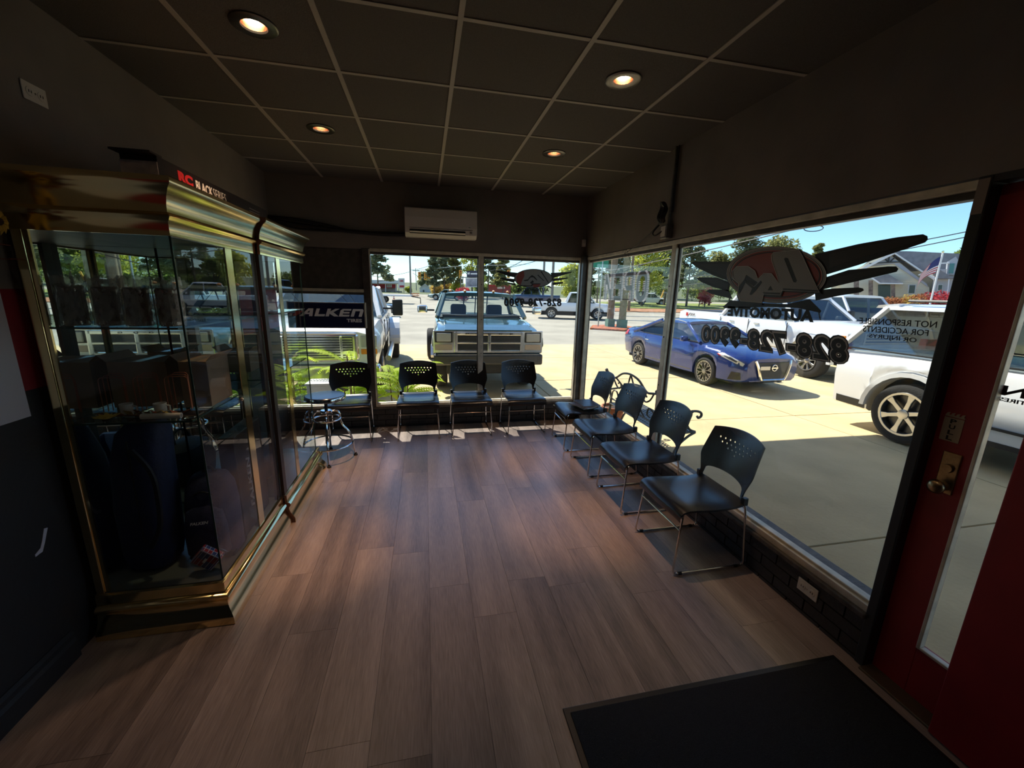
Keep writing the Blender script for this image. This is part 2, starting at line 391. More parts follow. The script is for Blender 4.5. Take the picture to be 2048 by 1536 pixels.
# entrance door with a tall glass light
M_DRED = mat('door_red', (.3, .016, .02), .45, var=.1, scale=6)
d1 = struct(thing('door_1', 'red entrance door with tall glass light and brass knob', 'door', (2.03, 1.168, 0)))
def dbox(nm, m, y0, y1, z0, z1, x0=0, x1=.045, par=None, bv=.003): return box(nm, m, par or d1, x0, x1, y0, y1, z0, z1, bevel=bv)
dbox('lock_stile', M_DRED, -.135, 0, .006, 2.1); dbox('hinge_stile', M_DRED, -.9, -.765, .006, 2.1)
dbox('top_rail', M_DRED, -.765, -.135, 1.95, 2.1); dbox('bottom_rail', M_DRED, -.765, -.135, .006, .24)
gp = dbox('pane', M_GLASS, -.765, -.135, .24, 1.95, .02, .026, bv=0)
for y0, y1, z0, z1 in ((-.147, -.133, .24, 1.95), (-.767, -.753, .24, 1.95), (-.753, -.147, .24, .252), (-.753, -.147, 1.938, 1.95)):
    dbox('glazing_bead', M_FRAME, y0, y1, z0, z1, -.008, .02)
M_BRASSO = mat('brass_old', (.34, .24, .13), .3, 1, var=.35, scale=30)
lp = dbox('lock_plate', M_BRASSO, -.105, -.045, .935, 1.105, -.006, 0)
MB().lathe([(.001, -.012), (.016, -.012), (.018, -.004), (.018, 0)], c=(-.004, -.075, 1.04), axis='x', n=16).build('cylinder_ring', M_BRASSO, lp, smooth=True)
MB().lathe([(.001, -.062), (.014, -.061), (.026, -.052), (.029, -.042), (.024, -.03), (.011, -.022), (.01, -.008), (.02, -.004), (.02, 0)], c=(-.004, -.075, .965), axis='x', n=20).build('knob', M_BRASSO, d1, smooth=True)
# PULL label, white paper with flames on its top edge
pl_ = struct(thing('pull_sign', 'white PULL label with flame edge on the red door', 'label', (2.0285, 1.15, 1.145))); del pl_['kind']
M_PAPER = mat('paper_cream', (.42, .36, .27), .7); M_INK = mat('ink', (.01, .01, .012), .6)
me = fill_mesh([[(0, 0), (.062, .0), (.062, .095), (0, .095)]], .0006)
link('paper', xform(me, lambda c: Vector((c.z, -c.x, c.y))), M_PAPER, pl_)
fl_ = [(0, .098), (.062, .098), (.062, .103)]
for k in range(4): fl_ += [(.062-.0155*k-.004, .106), (.062-.0155*k-.001, .116), (.062-.0155*k-.010, .113), (.062-.0155*k-.0145, .104)]
link('flames', xform(fill_mesh([fl_], .0006), lambda c: Vector((c.z, -c.x, c.y))), M_PAPER, pl_)
for k, ch in enumerate('PULL'):
    link('letter', xform(fit_text(ch, .02, .017, bold=.03), lambda c, k=k: Vector((-.001+c.z*.1, -.021-c.x, .073-k*.0225+c.y))), M_INK, pl_)
# FALKEN TIRES transfer on the door glass, read from the street
def mirror_text(txt, w, h, par, fn, m, nm='lettering', **k):
    return link(nm, xform(fit_text(txt, w, h, **k), fn), m, par)
ds = thing('glass_lettering', 'small black tyre brand lettering on the door glass', 'lettering', (2.05, .72, 1.33))
mirror_text('FALKEN', .33, .036, ds, lambda c: Vector((c.z, -.025+c.x, c.y+.03)), M_INK, bold=.03)
mirror_text('TIRES', .07, .014, ds, lambda c: Vector((c.z, .235+c.x, c.y+.008)), M_INK, bold=.02)
dl = thing('door_leaf', 'dark red open door leaf standing before the glazed entrance door', 'door', (1.93, .883, 0))
box('panel', M_DRED, dl, 0, .04, -.86, 0, .008, 2.07, bevel=.004)
box('hinge', M_BRASSO, dl, .04, .048, -.85, -.8, .3, .4); box('hinge', M_BRASSO, dl, .04, .048, -.85, -.8, 1.7, 1.8)
box('edge_strip', mat('edge_worn', (.3, .2, .18), .6, var=.7, scale=60), dl, .012, .03, -.001, .0025, .6, 2.05)
box('header_panel', M_BLACK, wr, XR, XR+.2, .2, 1.168, ZH-.005, ZH+.02)
# threshold
th = struct(box('trim_4', mat('threshold', (.16, .12, .08), .4, .6), None, XR-.03, XR+.2, .27, 1.168, 0, .012, bevel=.003)); tag(th, 'worn metal threshold strip under the red door', 'threshold')
# canopy roof outside (casts the shade over the apron)
M_SOFF = mat('soffit', (.5, .48, .44), .7)
cp = thing('canopy_roof', 'flat roof canopy overhanging the shop front', 'canopy', (0, 0, 3.0))
box('slab', M_SOFF, cp, -6, 5.3, -3, 6.44, .0, .22)
box('fascia', M_SOFF, cp, -6, 5.3, 6.44, 6.47, -.02, .3)
# recessed lamps, plus the added fill lamps out of view
M_LAMP = mat('lamp_glow', (1, .84, .58), .5, emit=26); M_REFL = mat('lamp_copper', (.75, .36, .2), .25, 1); M_NICK = mat('lamp_trim', (.16, .15, .14), .3, .9)
for i, (x, y) in enumerate(LAMPS):
    lab = ['recessed ceiling lamp over the near display cabinet', 'recessed ceiling lamp near the side window mullion', 'recessed ceiling lamp over the far display cabinet', 'recessed ceiling lamp between air conditioner and corner', 'added fill lamp in the ceiling over the poster wall', 'added fill lamp in the ceiling over the entrance mat', 'added fill lamp at the back of the room by the left wall', 'added fill lamp at the back of the room by the door wall'][i]
    t = thing('recessed_lamp', lab, 'ceiling lamp', (x, y, H), 0, 'recessed ceiling lamps')
    MB().lathe([(.098, .0), (.098, -.006), (.09, -.01), (.055, -.008), (.052, .0)], n=32).build('trim_ring', M_NICK, t, smooth=True)
    MB().lathe([(.056, -.006), (.052, .035), (.045, .045)], n=28).build('reflector', M_REFL, t, smooth=True)
    MB().lathe([(.036, .03), (.024, .022), (.001, .018)], n=24).build('bulb', M_LAMP, t, smooth=True)
    for nm_, en_, an_ in (('lamp_spill', 34, 70), ('lamp_beam', 75, 27)):   # wide spill and the reflector's narrow beam
        sp = bpy.data.lights.new(nm_, 'SPOT'); sp.energy = en_ if i < 4 else en_*.05; sp.color = (1, .62, .38) if an_ > 40 else (1, .55, .3); sp.spot_size = math.radians(an_); sp.spot_blend = 1; sp.shadow_soft_size = .03
        so_ = bpy.data.objects.new(nm_, sp); COL.objects.link(so_); so_.parent = t; so_.location = (0, 0, -.015); so_.rotation_euler = (.07, 0, 0)
# outlets
def outlet(label, loc, rot):
    t = thing('wall_outlet', label, 'outlet', loc); t.rotation_euler = rot; t['group'] = 'white wall outlets'
    MB().box(-.058, .058, -.005, 0, -.036, .036).build('plate', M_WHITEP, t, bevel=.003)
    for s in (-1, 1):
        f = MB().lathe([(.001, -.0075), (.017, -.0075), (.018, -.005)], c=(s*.027, 0, 0), axis='y', n=16).build('socket', M_WHITEP, t)
        for q in (-1, 1): box('slot', M_INK, f, s*.027-.0015+q*.006, s*.027+.0015+q*.006, -.0085, -.007, -.005, .005)
    MB().lathe([(.001, -.0065), (.004, -.006), (.004, -.005)], axis='y', n=8).build('screw', M_CHROME, t)
outlet('white outlet plate on the black knee wall by the door', (XR-.003, 1.485, .165), (0, 0, -math.pi/2))
outlet('white outlet plate high on the charcoal left wall', (XL+.001, 2.32, 2.448), (0, 0, math.pi/2))
# white tape mark and poster on the left wall
tp = tag(MB().prism([(0, 0), (.012, .0), (.03, .03), (.058, .085), (.042, .09), (.022, .045), (.008, .02), (-.02, .008), (-.02, -.002)], lambda a, z: (XL+.0005, 1.86+a, .56+z), lambda a, z: (XL+.002, 1.86+a, .56+z)).build('tape_scrap', mat('tape_white', (.75, .72, .8), .6), None), 'curved scrap of white tape on the black wall', 'tape')
pp = tag(MB().box(XL+.0005, XL+.002, 1.30, 1.967, 1.13, 1.72).build('wall_poster', mat('poster_white', (.62, .6, .66), .7), None), 'plain white poster on the red and black wall bands', 'poster')
# floor mat
mt = thing('floor_mat', 'black ribbed entrance mat with rubber border', 'mat', (0, 0, 0))
MB().box(.52, 1.9, .25, 1.245, .0005, .006).build('rubber_border', M_BLK, mt, bevel=.002)
MB().box(.545, 1.875, .275, 1.22, .004, .011).build('carpet', mat('mat_pile', (.018, .017, .017), .95, var=.5, scale=300, bump=1, bscale=350), mt, bevel=.002)
# ================================================================ CHAIRS, STOOL AND WALL FITTINGS
def bool_cut(solid, cutters):
    """solid mesh minus cutter mesh, as a new mesh"""
    a = bpy.data.objects.new('tmp_a', solid); b = bpy.data.objects.new('tmp_b', cutters); COL.objects.link(a); COL.objects.link(b)
    md = a.modifiers.new('cut', 'BOOLEAN'); md.object = b; md.operation = 'DIFFERENCE'; md.solver = 'EXACT'
    dg = bpy.context.evaluated_depsgraph_get(); me = bpy.data.meshes.new_from_object(a.evaluated_get(dg))
    bpy.data.objects.remove(a); bpy.data.objects.remove(b); return me
def chair_back_mesh():
    nu, nv = 28, 20; R = []
    def sp(u, v, off):
        hw = .2+.034*min(1, max(0, (v-.12)/.3))-.018*max(0, v-.5)/.5; x = u*hw; zt = .345+.028*(1-u*u); z = v*zt
        return (x, .045*(1-(x/.232)**2)+.11*(max(z, 0)/.39)**1.3-.02+off, z)
    V = []; F = []
    for off in (0, .011):
        for j in range(nv+1):
            for i in range(nu+1): V.append(sp(-1+2*i/nu, j/nv, off))
    n = nu+1; o = n*(nv+1)
    for q in (0, o):
        for j in range(nv):
            for i in range(nu): F.append((q+j*n+i, q+j*n+i+1, q+(j+1)*n+i+1, q+(j+1)*n+i))
    for i in range(nu): F += [(i, i+1, o+i+1, o+i), (nv*n+i, nv*n+i+1, o+nv*n+i+1, o+nv*n+i)]
    for j in range(nv): F += [(j*n, (j+1)*n, o+(j+1)*n, o+j*n), (j*n+nu, (j+1)*n+nu, o+(j+1)*n+nu, o+j*n+nu)]
    b = MB(); b.v = V; b.f = F; c = MB()
    arch = [(.184, -.05), (.184, .01)]+[(.18*math.cos(math.pi*k/14), .02+.07*math.sin(math.pi*k/14)**.42) for k in range(15)]+[(-.184, .01), (-.184, -.05)]
    c.prism(arch, lambda x, z: (x, -.3, z), lambda x, z: (x, .5, z))
    for n_, z, s_ in ((9, .288, .038), (8, .26, .036), (5, .232, .034), (1, .205, 0)):
        for k in range(n_): c.lathe([(.0085, -.3), (.0085, .5)], c=((k-(n_-1)/2)*s_, 0, z), axis='y', n=10, caps=True)
    return bool_cut(b.mesh('shell'), c.mesh('cutter'))
M_SEAT = mat('chair_shell', (.012, .012, .013), .26, bump=.06, bscale=420, spec=.6)
BACKME = chair_back_mesh()
def seat_mb():
    b = MB(); top = []; nx, ny = 12, 12
    prof = [(-.245, .385), (-.25, .40), (-.242, .422), (-.225, .437), (-.19, .445), (-.14, .445), (-.07, .44), (0, .437), (.07, .436), (.13, .438), (.18, .444), (.215, .455)]
    for th in (0, .012):
        for j, (y, z) in enumerate(prof):
            for i in range(nx+1):
                u = -1+2*i/nx; wdt = .235-.012*max(0, y)/.2
                dip = .010*(1-u*u)*(1 if -.17 < y < .16 else .5); edge = -.014*abs(u)**6
                top.append((u*wdt, y+.010*(1-u*u)*(-1 if j < 3 else 0), z-dip+edge-th))
    n = nx+1; m = len(prof); f = []
    for L_ in (0, 1):
        o = L_*n*m
        for j in range(m-1):
            for i in range(nx): f.append((o+j*n+i, o+j*n+i+1, o+(j+1)*n+i+1, o+(j+1)*n+i))
    o = n*m
    for i in range(nx): f += [(i, i+1, o+i+1, o+i), ((m-1)*n+i, (m-1)*n+i+1, o+(m-1)*n+i+1, o+(m-1)*n+i)]
    for j in range(m-1): f += [(j*n, (j+1)*n, o+(j+1)*n, o+j*n), (j*n+nx, (j+1)*n+nx, o+(j+1)*n+nx, o+j*n+nx)]
    b.v = top; b.f = f; return b
def make_chair():
    t = thing('stacking_chair', 'x', 'chair')
    seat_mb().build('seat', M_SEAT, t, smooth=True, angle=60)
    bk = link('backrest', BACKME, M_SEAT, t, (0, .2, .452)); BACKME.shade_smooth(); BACKME.set_sharp_from_angle(angle=math.radians(35))
    for s in (-1, 1):
        p = bend([(s*.2, -.19, .415), (s*.215, -.215, .40), (s*.232, -.25, .009), (s*.232, .255, .009), (s*.222, .215, .40), (s*.21, .2, .455)], .035, 5)
        leg = MB().tube(p, .0065, 8).build('sled_leg', M_CHROME, t, smooth=True)
        for y in (-.2, .2): MB().tube([(s*.232, y-.012, .0095), (s*.232, y+.012, .0095)], .0092, 8).build('floor_clip', M_BLK, leg)
        MB().box(s*.212-.014, s*.212+.014, .19, .225, .425, .475).build('bracket', M_BLK, t, bevel=.004)
    MB().tube([(-.222, -.228, .30), (.222, -.228, .30)], .006, 8).build('cross_bar', M_CHROME, t, smooth=True)
    MB().tube([(-.212, .2, .425), (.212, .2, .425)], .006, 8).build('cross_bar', M_CHROME, t, smooth=True)
    return t
chair0 = make_chair()
chairs = [((-.103, 4.725), 0, 'black stacking chair right of the window post, by the fern leaves'),
          ((.512, 4.725), 0, 'black stacking chair before the middle window mullion'),
          ((1.165, 4.725), .02, 'black stacking chair facing the room beside the corner chair'),
          ((-.87, 4.70), .06, 'black stacking chair below the blue tyre sign, behind the stool'),
          ((1.705, 2.132), -math.pi/2, 'black stacking chair by the side window, nearest the red door'),
          ((1.705, 2.826), -math.pi/2, 'black stacking chair by the side window, second from the red door'),
          ((1.70, 3.487), -math.pi/2, 'black stacking chair by the side window, third from the red door'),
          ((1.695, 4.13), -math.pi/2-.03, 'black stacking chair holding magazines in the window corner')]
for i, ((x, y), rz, lab) in enumerate(chairs):
    c = chair0 if i == 0 else copy_tree(chair0)
    c.location = (x, y, 0); c.rotation_euler = (0, 0, rz); c['label'] = lab; c['group'] = 'black chairs along the windows'
# magazines on the corner chair
M_MAG = [mat('magazine_%s' % n, c, .3, var=.5, scale=18) for n, c in (('dark', (.03, .03, .035)), ('grey', (.16, .16, .17)), ('brown', (.07, .05, .05)), ('blue', (.04, .05, .09)))]
for k, (dx, dy, rz, lab) in enumerate(((0, 0, .2, 'grey-covered magazine at the bottom of the chair pile'), (.03, .02, -.15, 'dark magazine lying crooked in the middle of the chair pile'), (-.03, -.05, .5, 'brownish magazine sticking out of the chair pile'), (.02, -.02, .05, 'dark glossy magazine on top of the chair pile'))):
    t = thing('magazine', lab, 'magazine', (1.74+dx, 4.12+dy, .447+.0105*k), rz, 'magazines on the corner chair')
    MB().box(-.1, .1, -.135, .135, 0, .009).build('pages', mat('page_white', (.55, .53, .5), .6), t)
    MB().box(-.102, .102, -.137, .137, .009, .0102).build('cover', M_MAG[(1, 0, 2, 3)[k]], t)
# swivel stool
st = thing('swivel_stool', 'chrome swivel stool with round black seat and foot rings', 'stool', (-.975, 4.09, 0))
MB().lathe([(.001, .66), (.12, .66), (.175, .657), (.182, .65), (.18, .642), (.001, .64)], n=36).build('seat_pad', mat('stool_pad', (.02, .022, .028), .22, spec=.7), st, smooth=True)
MB().lathe([(.184, .652), (.187, .645), (.187, .618), (.18, .612), (.001, .612)], n=36).build('seat_band', M_CHROME, st, smooth=True)
MB().lathe([(.016, .612), (.016, .5), (.03, .49), (.012, .47), (.012, .3)], n=12).build('screw_post', M_BLK, st, smooth=True)
MB().lathe([(.001, .508), (.05, .505), (.06, .49), (.05, .478), (.001, .476)], n=20).build('hub', M_CHROME, st, smooth=True)
for k in range(4):
    a = math.radians(-80+90*k); c, s = math.cos(a), math.sin(a)
    p = smooth_path([(r*c, r*s, z) for r, z in ((.04, .488), (.09, .49), (.118, .46), (.122, .41), (.14, .34), (.19, .27), (.215, .2), (.232, .1), (.243, .012))], 4)
    lg = MB().tube(p, .0095, 8).build('leg', M_CHROME, st, smooth=True)
    MB().lathe([(.001, 0), (.02, 0), (.02, .008), (.011, .02), (.011, .03)], c=(.243*c, .243*s, .0), n=12).build('rubber_foot', M_BLK, lg)
for r, z in ((.127, .415), (.226, .16)):
    MB().tube([(r*math.cos(2*math.pi*k/40), r*math.sin(2*math.pi*k/40), z) for k in range(40)], .0085, 8, closed=True).build('foot_ring', M_CHROME, st, smooth=True)
# white cable left on the floor below the window
wc = thing('loose_cable', 'tangled white cable on the sunlit floor by the window', 'cable', (-.485, 4.76, 0)); rnd_ = random.Random(5)
MB().tube(smooth_path([(-.1, .2, .004), (-.12, .1, .004), (-.06, .18, .004), (-.1, .02, .005), (.0, .12, .004), (-.06, .16, .01), (.03, .04, .004), (.08, .1, .004)], 6), .004, 6).build('cord', M_WHITEP, wc, smooth=True); MB().box(.07, .12, .085, .115, .0, .018).build('plug', M_WHITEP, wc, bevel=.004)
# air conditioner
ac = thing('air_conditioner', 'white split air conditioner on the charcoal wall', 'air conditioner', (-.2, 4.985, 2.255))
prof = [(0, 0), (-.13, 0), (-.175, .035), (-.19, .09), (-.195, .2), (-.19, .285), (-.17, .3), (0, .3)]
M_AC = mat('ac_white', (.66, .61, .56), .4)
def acp(nm, pr, x0, x1, m, par, bv=.006): return MB().prism(pr, lambda y, z: (x0, y, z), lambda y, z: (x1, y, z)).build(nm, m, par, bevel=bv)
body = acp('body', prof, 0, .79, M_AC, ac)
acp('front_panel', [(-.192, .098), (-.2, .1), (-.203, .2), (-.197, .287), (-.19, .285)], .004, .786, M_AC, ac, .002)
MB().hexa([(.05, -.1745, .03), (.66, -.1745, .03), (.66, -.1925, .072), (.05, -.1925, .072)], [(.05, -.15, .03), (.66, -.15, .03), (.66, -.15, .072), (.05, -.15, .072)]).build('air_slot', M_DARK, ac)
MB().hexa([(.052, -.186, .04), (.658, -.186, .04), (.658, -.2, .052), (.052, -.2, .052)], [(.052, -.183, .038), (.658, -.183, .038), (.658, -.197, .05), (.052, -.197, .05)]).build('louver', M_AC, ac)
box('panel_gap', M_DARK, ac, .05, .74, -.1935, -.18, .086, .0895); box('badge', M_CHROME, ac, .695, .715, -.204, -.195, .112, .117)
box('sensor_window', mat('ac_grey', (.2, .18, .17), .5), ac, .71, .735, -.193, -.17, .058, .07)
# hoses along the wall
hs = thing('hose_bundle', 'black hoses running from the air conditioner along the wall', 'hose', (0, 4.97, 0))
for dz, r, sag in ((0, .026, 0), (.03, .02, .02), (-.02, .014, -.02)):
    MB().tube(smooth_path([(-1.6, -.005, 2.36+dz), (-1.3, -.02, 2.325+dz+sag), (-1.0, -.02, 2.30+dz), (-.75, -.015, 2.285+dz*.6-sag), (-.45, -.012, 2.275+dz*.4), (-.2, -.01, 2.285)], 5), r*.8, 8).build('hose', mat('hose_black', (.008, .008, .009), .6, bump=.4, bscale=90), hs, smooth=True)
# motion sensor
ms = thing('motion_sensor', 'small white motion sensor in the window corner', 'sensor', (1.935, 4.945, 2.25))
MB().box(-.022, .022, -.02, .02, 0, .085).build('housing', M_WHITEP, ms, bevel=.008, seg=3); MB().box(-.016, .016, -.026, -.018, .01, .04).build('lens', mat('sensor_lens', (.75, .72, .68), .3), ms, bevel=.003)
MB().tube([(.0, .02, .06), (.03, .04, .06)], .008, 6).build('bracket', M_WHITEP, ms)
# conduit with junction box, coiled cable and cord to the sign
cj = thing('conduit_box', 'steel conduit and junction box with coiled black cable', 'conduit', (XR, 3.16, 2.14))
M_GALV = mat('galvanised', (.16, .15, .14), .5, .6, var=.3, scale=30)
MB().tube(smooth_path([(-.018, .0, .69), (-.018, -.005, .5), (-.02, -.01, .3), (-.02, 0, .1)], 4), .012, 8).build('pipe', M_GALV, cj, smooth=True)
MB().tube([(-.016, -.03, .69), (-.016, -.035, .2)], .005, 6).build('wire', M_BLK, cj)
MB().box(-.06, 0, -.045, .05, 0, .11).build('box', M_GALV, cj, bevel=.004); box('cover_plate', M_WHITEP, cj, -.064, -.06, -.03, .035, .015, .095)
for k in range(6):
    c0 = (-.05-.004*k, .03+.004*k, .2+.004*(k % 3)); rr = .035+.004*(k % 3)
    MB().tube([(c0[0]+.01*math.sin(3*q), c0[1]+rr*.7*math.cos(q), c0[2]+rr*1.8*math.sin(q)) for q in [2*math.pi*j/24 for j in range(24)]], .007, 6, closed=True).build('cable_coil', M_BLK, cj, smooth=True)
MB().tube(smooth_path([(-.06, .02, .06), (-.09, .07, .03), (-.085, .12, .06), (-.05, .09, .12)], 5), .006, 6).build('loop_cord', M_BLK, cj, smooth=True)
MB().tube(smooth_path([(-.05, .05, .16), (-.03, .25, .08), (-.025, .5, .0), (-.03, .7, -.06)], 5), .0035, 6).build('sign_cord', M_BLK, cj, smooth=True)
# blue tyre sign
sg = thing('tyre_sign', 'navy blue tyre shop sign with white lettering hanging in the window', 'sign', (-1.475, 4.89, 1.238))
M_NAVY = mat('sign_navy', (.008, .012, .055), .3); M_WHT = mat('sign_white', (.92, .9, .9), .45); M_SRED = mat('sign_red', (.55, .03, .03), .45)
MB().box(0, .8, 0, .06, 0, .275).build('light_box', M_NAVY, sg, bevel=.004)
for a in ((-.004, .804, -.003, .062, -.006, .003), (-.004, .804, -.003, .062, .272, .281), (-.006, .004, -.003, .062, -.006, .281), (.796, .81, -.003, .062, -.006, .281)): box('rim', M_FRAME, sg, *a)
def on_sign(txt, x, z, w_, h_, m=M_WHT, **k): return link('lettering', xform(fit_text(txt, w_, h_, **k), lambda c: Vector((x+c.x, -.0025+c.z*.3, z+c.y))), m, sg)
def sgpoly(pts, m=M_WHT, nm='letter'): return link(nm, xform(fill_mesh(pts, .0006), lambda c: Vector((c.x, -.003+c.z, c.y))), m, sg)
def it(pts, x0, k=.35, z0=.125, s=1): return [(x0+x*s+(z)*k, z0+z) for x, z in pts]
hh = .085
sgpoly([it([(0, .05), (.0, .07), (.012, hh), (.14, hh), (.13, .062), (.03, .062), (.028, .05)], .005)]); sgpoly([it([(0, 0), (.03, 0), (.03, .03), (.0, .03)], .005)])
sgpoly([it([(.035, .0), (.07, .0), (.125, .055), (.05, .055), (.05, .028), (.035, .028)], .01)], M_SRED)
sgpoly([it([(.09, 0), (.125, 0), (.15, .022), (.19, .022), (.19, 0), (.225, 0), (.225, hh), (.175, hh)], .02, .2), it([(.165, .04), (.19, .04), (.19, .064)], .02, .2)])
sgpoly([it([(.235, 0), (.34, 0), (.34, .024), (.27, .024), (.27, hh), (.235, hh)], .03)])
sgpoly([it([(.35, 0), (.385, 0), (.385, .03), (.44, 0), (.49, 0), (.42, .046), (.475, hh), (.43, hh), (.385, .056), (.385, hh), (.35, hh)], .03)])
sgpoly([it([(.49, 0), (.6, 0), (.6, .02), (.525, .02), (.525, .034), (.592, .034), (.592, .052), (.525, .052), (.525, .066), (.6, .066), (.6, hh), (.51, hh), (.49, .07)], .03)])
sgpoly([it([(.61, 0), (.645, 0), (.645, .062), (.695, .062), (.695, 0), (.73, 0), (.73, .07), (.715, hh), (.61, hh)], .035)])
on_sign('TIRES', .6, .062, .165, .038, bold=.035)
for x in (.05, .55): MB().tube([(x+.07, .03, .275), (x-.01, .035, .37)], .0025, 5).build('hanging_wire', M_BLK, sg); 
MB().tube([(.7, .03, .275), (.64, .035, .37)], .0025, 5).build('hanging_wire', M_BLK, sg)
# OPEN sign seen from behind
op = thing('open_sign', 'clear acrylic OPEN sign hanging behind the side window', 'sign', (1.955, 4.275, 1.622))
M_ACR = mat('acrylic_grey', (.34, .42, .45), .3); M_LED = mat('led_added_glow', (.9, .9, .95), .4, emit=.45)  # LED rows get a weak added glow in place of daylight highlights
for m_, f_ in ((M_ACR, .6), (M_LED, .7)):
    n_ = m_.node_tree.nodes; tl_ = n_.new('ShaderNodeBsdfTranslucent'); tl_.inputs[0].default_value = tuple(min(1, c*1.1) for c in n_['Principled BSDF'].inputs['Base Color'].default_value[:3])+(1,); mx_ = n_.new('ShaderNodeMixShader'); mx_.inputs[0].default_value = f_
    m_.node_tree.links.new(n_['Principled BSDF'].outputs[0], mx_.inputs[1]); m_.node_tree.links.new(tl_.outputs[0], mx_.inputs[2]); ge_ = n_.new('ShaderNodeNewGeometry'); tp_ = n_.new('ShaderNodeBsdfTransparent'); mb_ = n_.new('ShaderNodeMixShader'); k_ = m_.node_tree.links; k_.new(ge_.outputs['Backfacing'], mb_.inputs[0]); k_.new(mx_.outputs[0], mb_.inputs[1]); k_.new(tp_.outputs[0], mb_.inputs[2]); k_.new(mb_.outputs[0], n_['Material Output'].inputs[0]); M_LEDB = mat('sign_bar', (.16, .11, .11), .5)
W_ = .97; Hs = .285
def opf(c): return Vector((c.z, -c.x, c.y))
lw = .215; LET = {'N': [[(0, 0), (.05, 0), (.05, .16), (.145, 0), (.2, 0), (.2, .27), (.15, .27), (.15, .11), (.055, .27), (0, .27)]],
 'E': [[(0, 0), (.19, 0), (.19, .27), (0, .27), (0, .225), (.135, .225), (.135, .16), (.02, .16), (.02, .115), (.135, .115), (.135, .045), (0, .045)]],
 'P': [[(.14, 0), (.195, 0), (.195, .27), (.04, .27), (.0, .23), (.0, .14), (.04, .1), (.14, .1)], [(.14, .145), (.06, .145), (.05, .155), (.05, .215), (.06, .225), (.14, .225)]],
 'O': [rrect(0, .215, 0, .275, .09), rrect(.065, .15, .05, .225, .04)]}
x = 0
for ch, wd in (('N', .23), ('E', .225), ('P', .235), ('O', .22)):
    lo = [[(x+a*1.02, b*1.03) for a, b in q] for q in LET[ch]]
    lt = link('letter', xform(fill_mesh(lo, .004), opf), M_ACR, op)
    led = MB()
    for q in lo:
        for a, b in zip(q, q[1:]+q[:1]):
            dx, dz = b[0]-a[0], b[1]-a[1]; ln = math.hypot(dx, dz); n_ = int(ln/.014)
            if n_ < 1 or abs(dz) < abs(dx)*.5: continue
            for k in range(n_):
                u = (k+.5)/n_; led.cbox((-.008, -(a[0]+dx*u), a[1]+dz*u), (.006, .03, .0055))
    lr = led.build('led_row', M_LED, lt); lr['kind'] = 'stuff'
    x += wd
box('top_bar', M_LEDB, op, -.006, .006, -.9, -.1, .245, .27); box('bottom_bar', M_LEDB, op, .004, .008, -.75, -.1, .01, .02)
for y in (-.22, -.62): MB().tube([(0, y, .28), (.005, -.42, .5)], .002, 5).build('hanging_wire', M_BLK, op)
# ---- window transfers (read from the street, so mirrored in here)
def transfer(nm, label, parts, ax, v, cat='decal', depth=.0006):
    """parts: (part name, material, loops in photo pixels, layer) lifted onto the glass plane"""
    t = thing(nm, label, cat)
    for pn, m, loops, lay in parts:
        def f(p):
            q = onp(p[0], p[1], ax, v-.0012*lay); return (q.x, q.z) if ax == 1 else (-q.y, q.z)
        me = fill_mesh([[f(p) for p in lp] for lp in loops], .0004)
        if ax == 1: xform(me, lambda c: Vector((c.x, v-.0012*lay+c.z, c.y)))
        else: xform(me, lambda c: Vector((v-.0012*lay+c.z, -c.x, c.y)))
        link(pn, me, m, t)
    return t
M_VBLK = mat('vinyl_black', (.012, .010, .010), .5); M_VGRY = mat('vinyl_grey', (.26, .25, .24), .5); M_VRED = mat('vinyl_red', (.27, .05, .038), .5); M_VOUT = mat('vinyl_outline', (.6, .57, .54), .5); M_VDK = mat('vinyl_charcoal', (.03, .026, .025), .5)
def ell(cx, cy, rx, ry, rot=0, n=40):
    c, s = math.cos(rot), math.sin(rot); return [(cx+rx*math.cos(a)*c-ry*math.sin(a)*s, cy+rx*math.cos(a)*s+ry*math.sin(a)*c) for a in [2*math.pi*k/n for k in range(n)]]
def Z(ox, oy, sc, pts): return [(ox+x/sc, oy+y/sc) for x, y in pts]
A3 = lambda *p: Z(1340, 440, 5.12, p)
B3 = lambda *p: Z(1600, 360, 5.12, p)
wings = [A3((215, 440), (240, 425), (700, 425), (760, 540), (600, 625), (450, 570), (300, 500)), A3((270, 600), (300, 585), (480, 590), (620, 640), (600, 730), (450, 690), (330, 640)), A3((370, 730), (400, 710), (600, 715), (640, 810), (560, 790), (420, 755)),
         B3((150, 760), (600, 655), (1000, 585), (1260, 555), (1305, 575), (1310, 610), (1280, 640), (1000, 735), (600, 870), (250, 975), (200, 900)), B3((250, 1000), (500, 920), (900, 885), (985, 885), (1008, 910), (990, 940), (800, 985), (400, 1080), (200, 1130)), B3((150, 1130), (350, 1110), (600, 1100), (645, 1110), (655, 1130), (620, 1150), (400, 1185), (160, 1235))]
wing_in = [A3((300, 455), (640, 450), (700, 530), (600, 590), (470, 540)), A3((340, 610), (470, 610), (600, 655), (590, 710), (470, 670)), B3((300, 760), (700, 670), (1000, 612), (1240, 580), (1280, 590), (1000, 690), (600, 800), (300, 900)), B3((330, 1010), (600, 945), (900, 905), (980, 905), (960, 930), (700, 975), (400, 1050))]
oc = (1340+1090/5.12, 440+560/5.12)
parts = [('wing', M_VBLK, [w_], 0) for w_ in wings]+[('wing_face', M_VDK, [w_], 1) for w_ in wing_in]
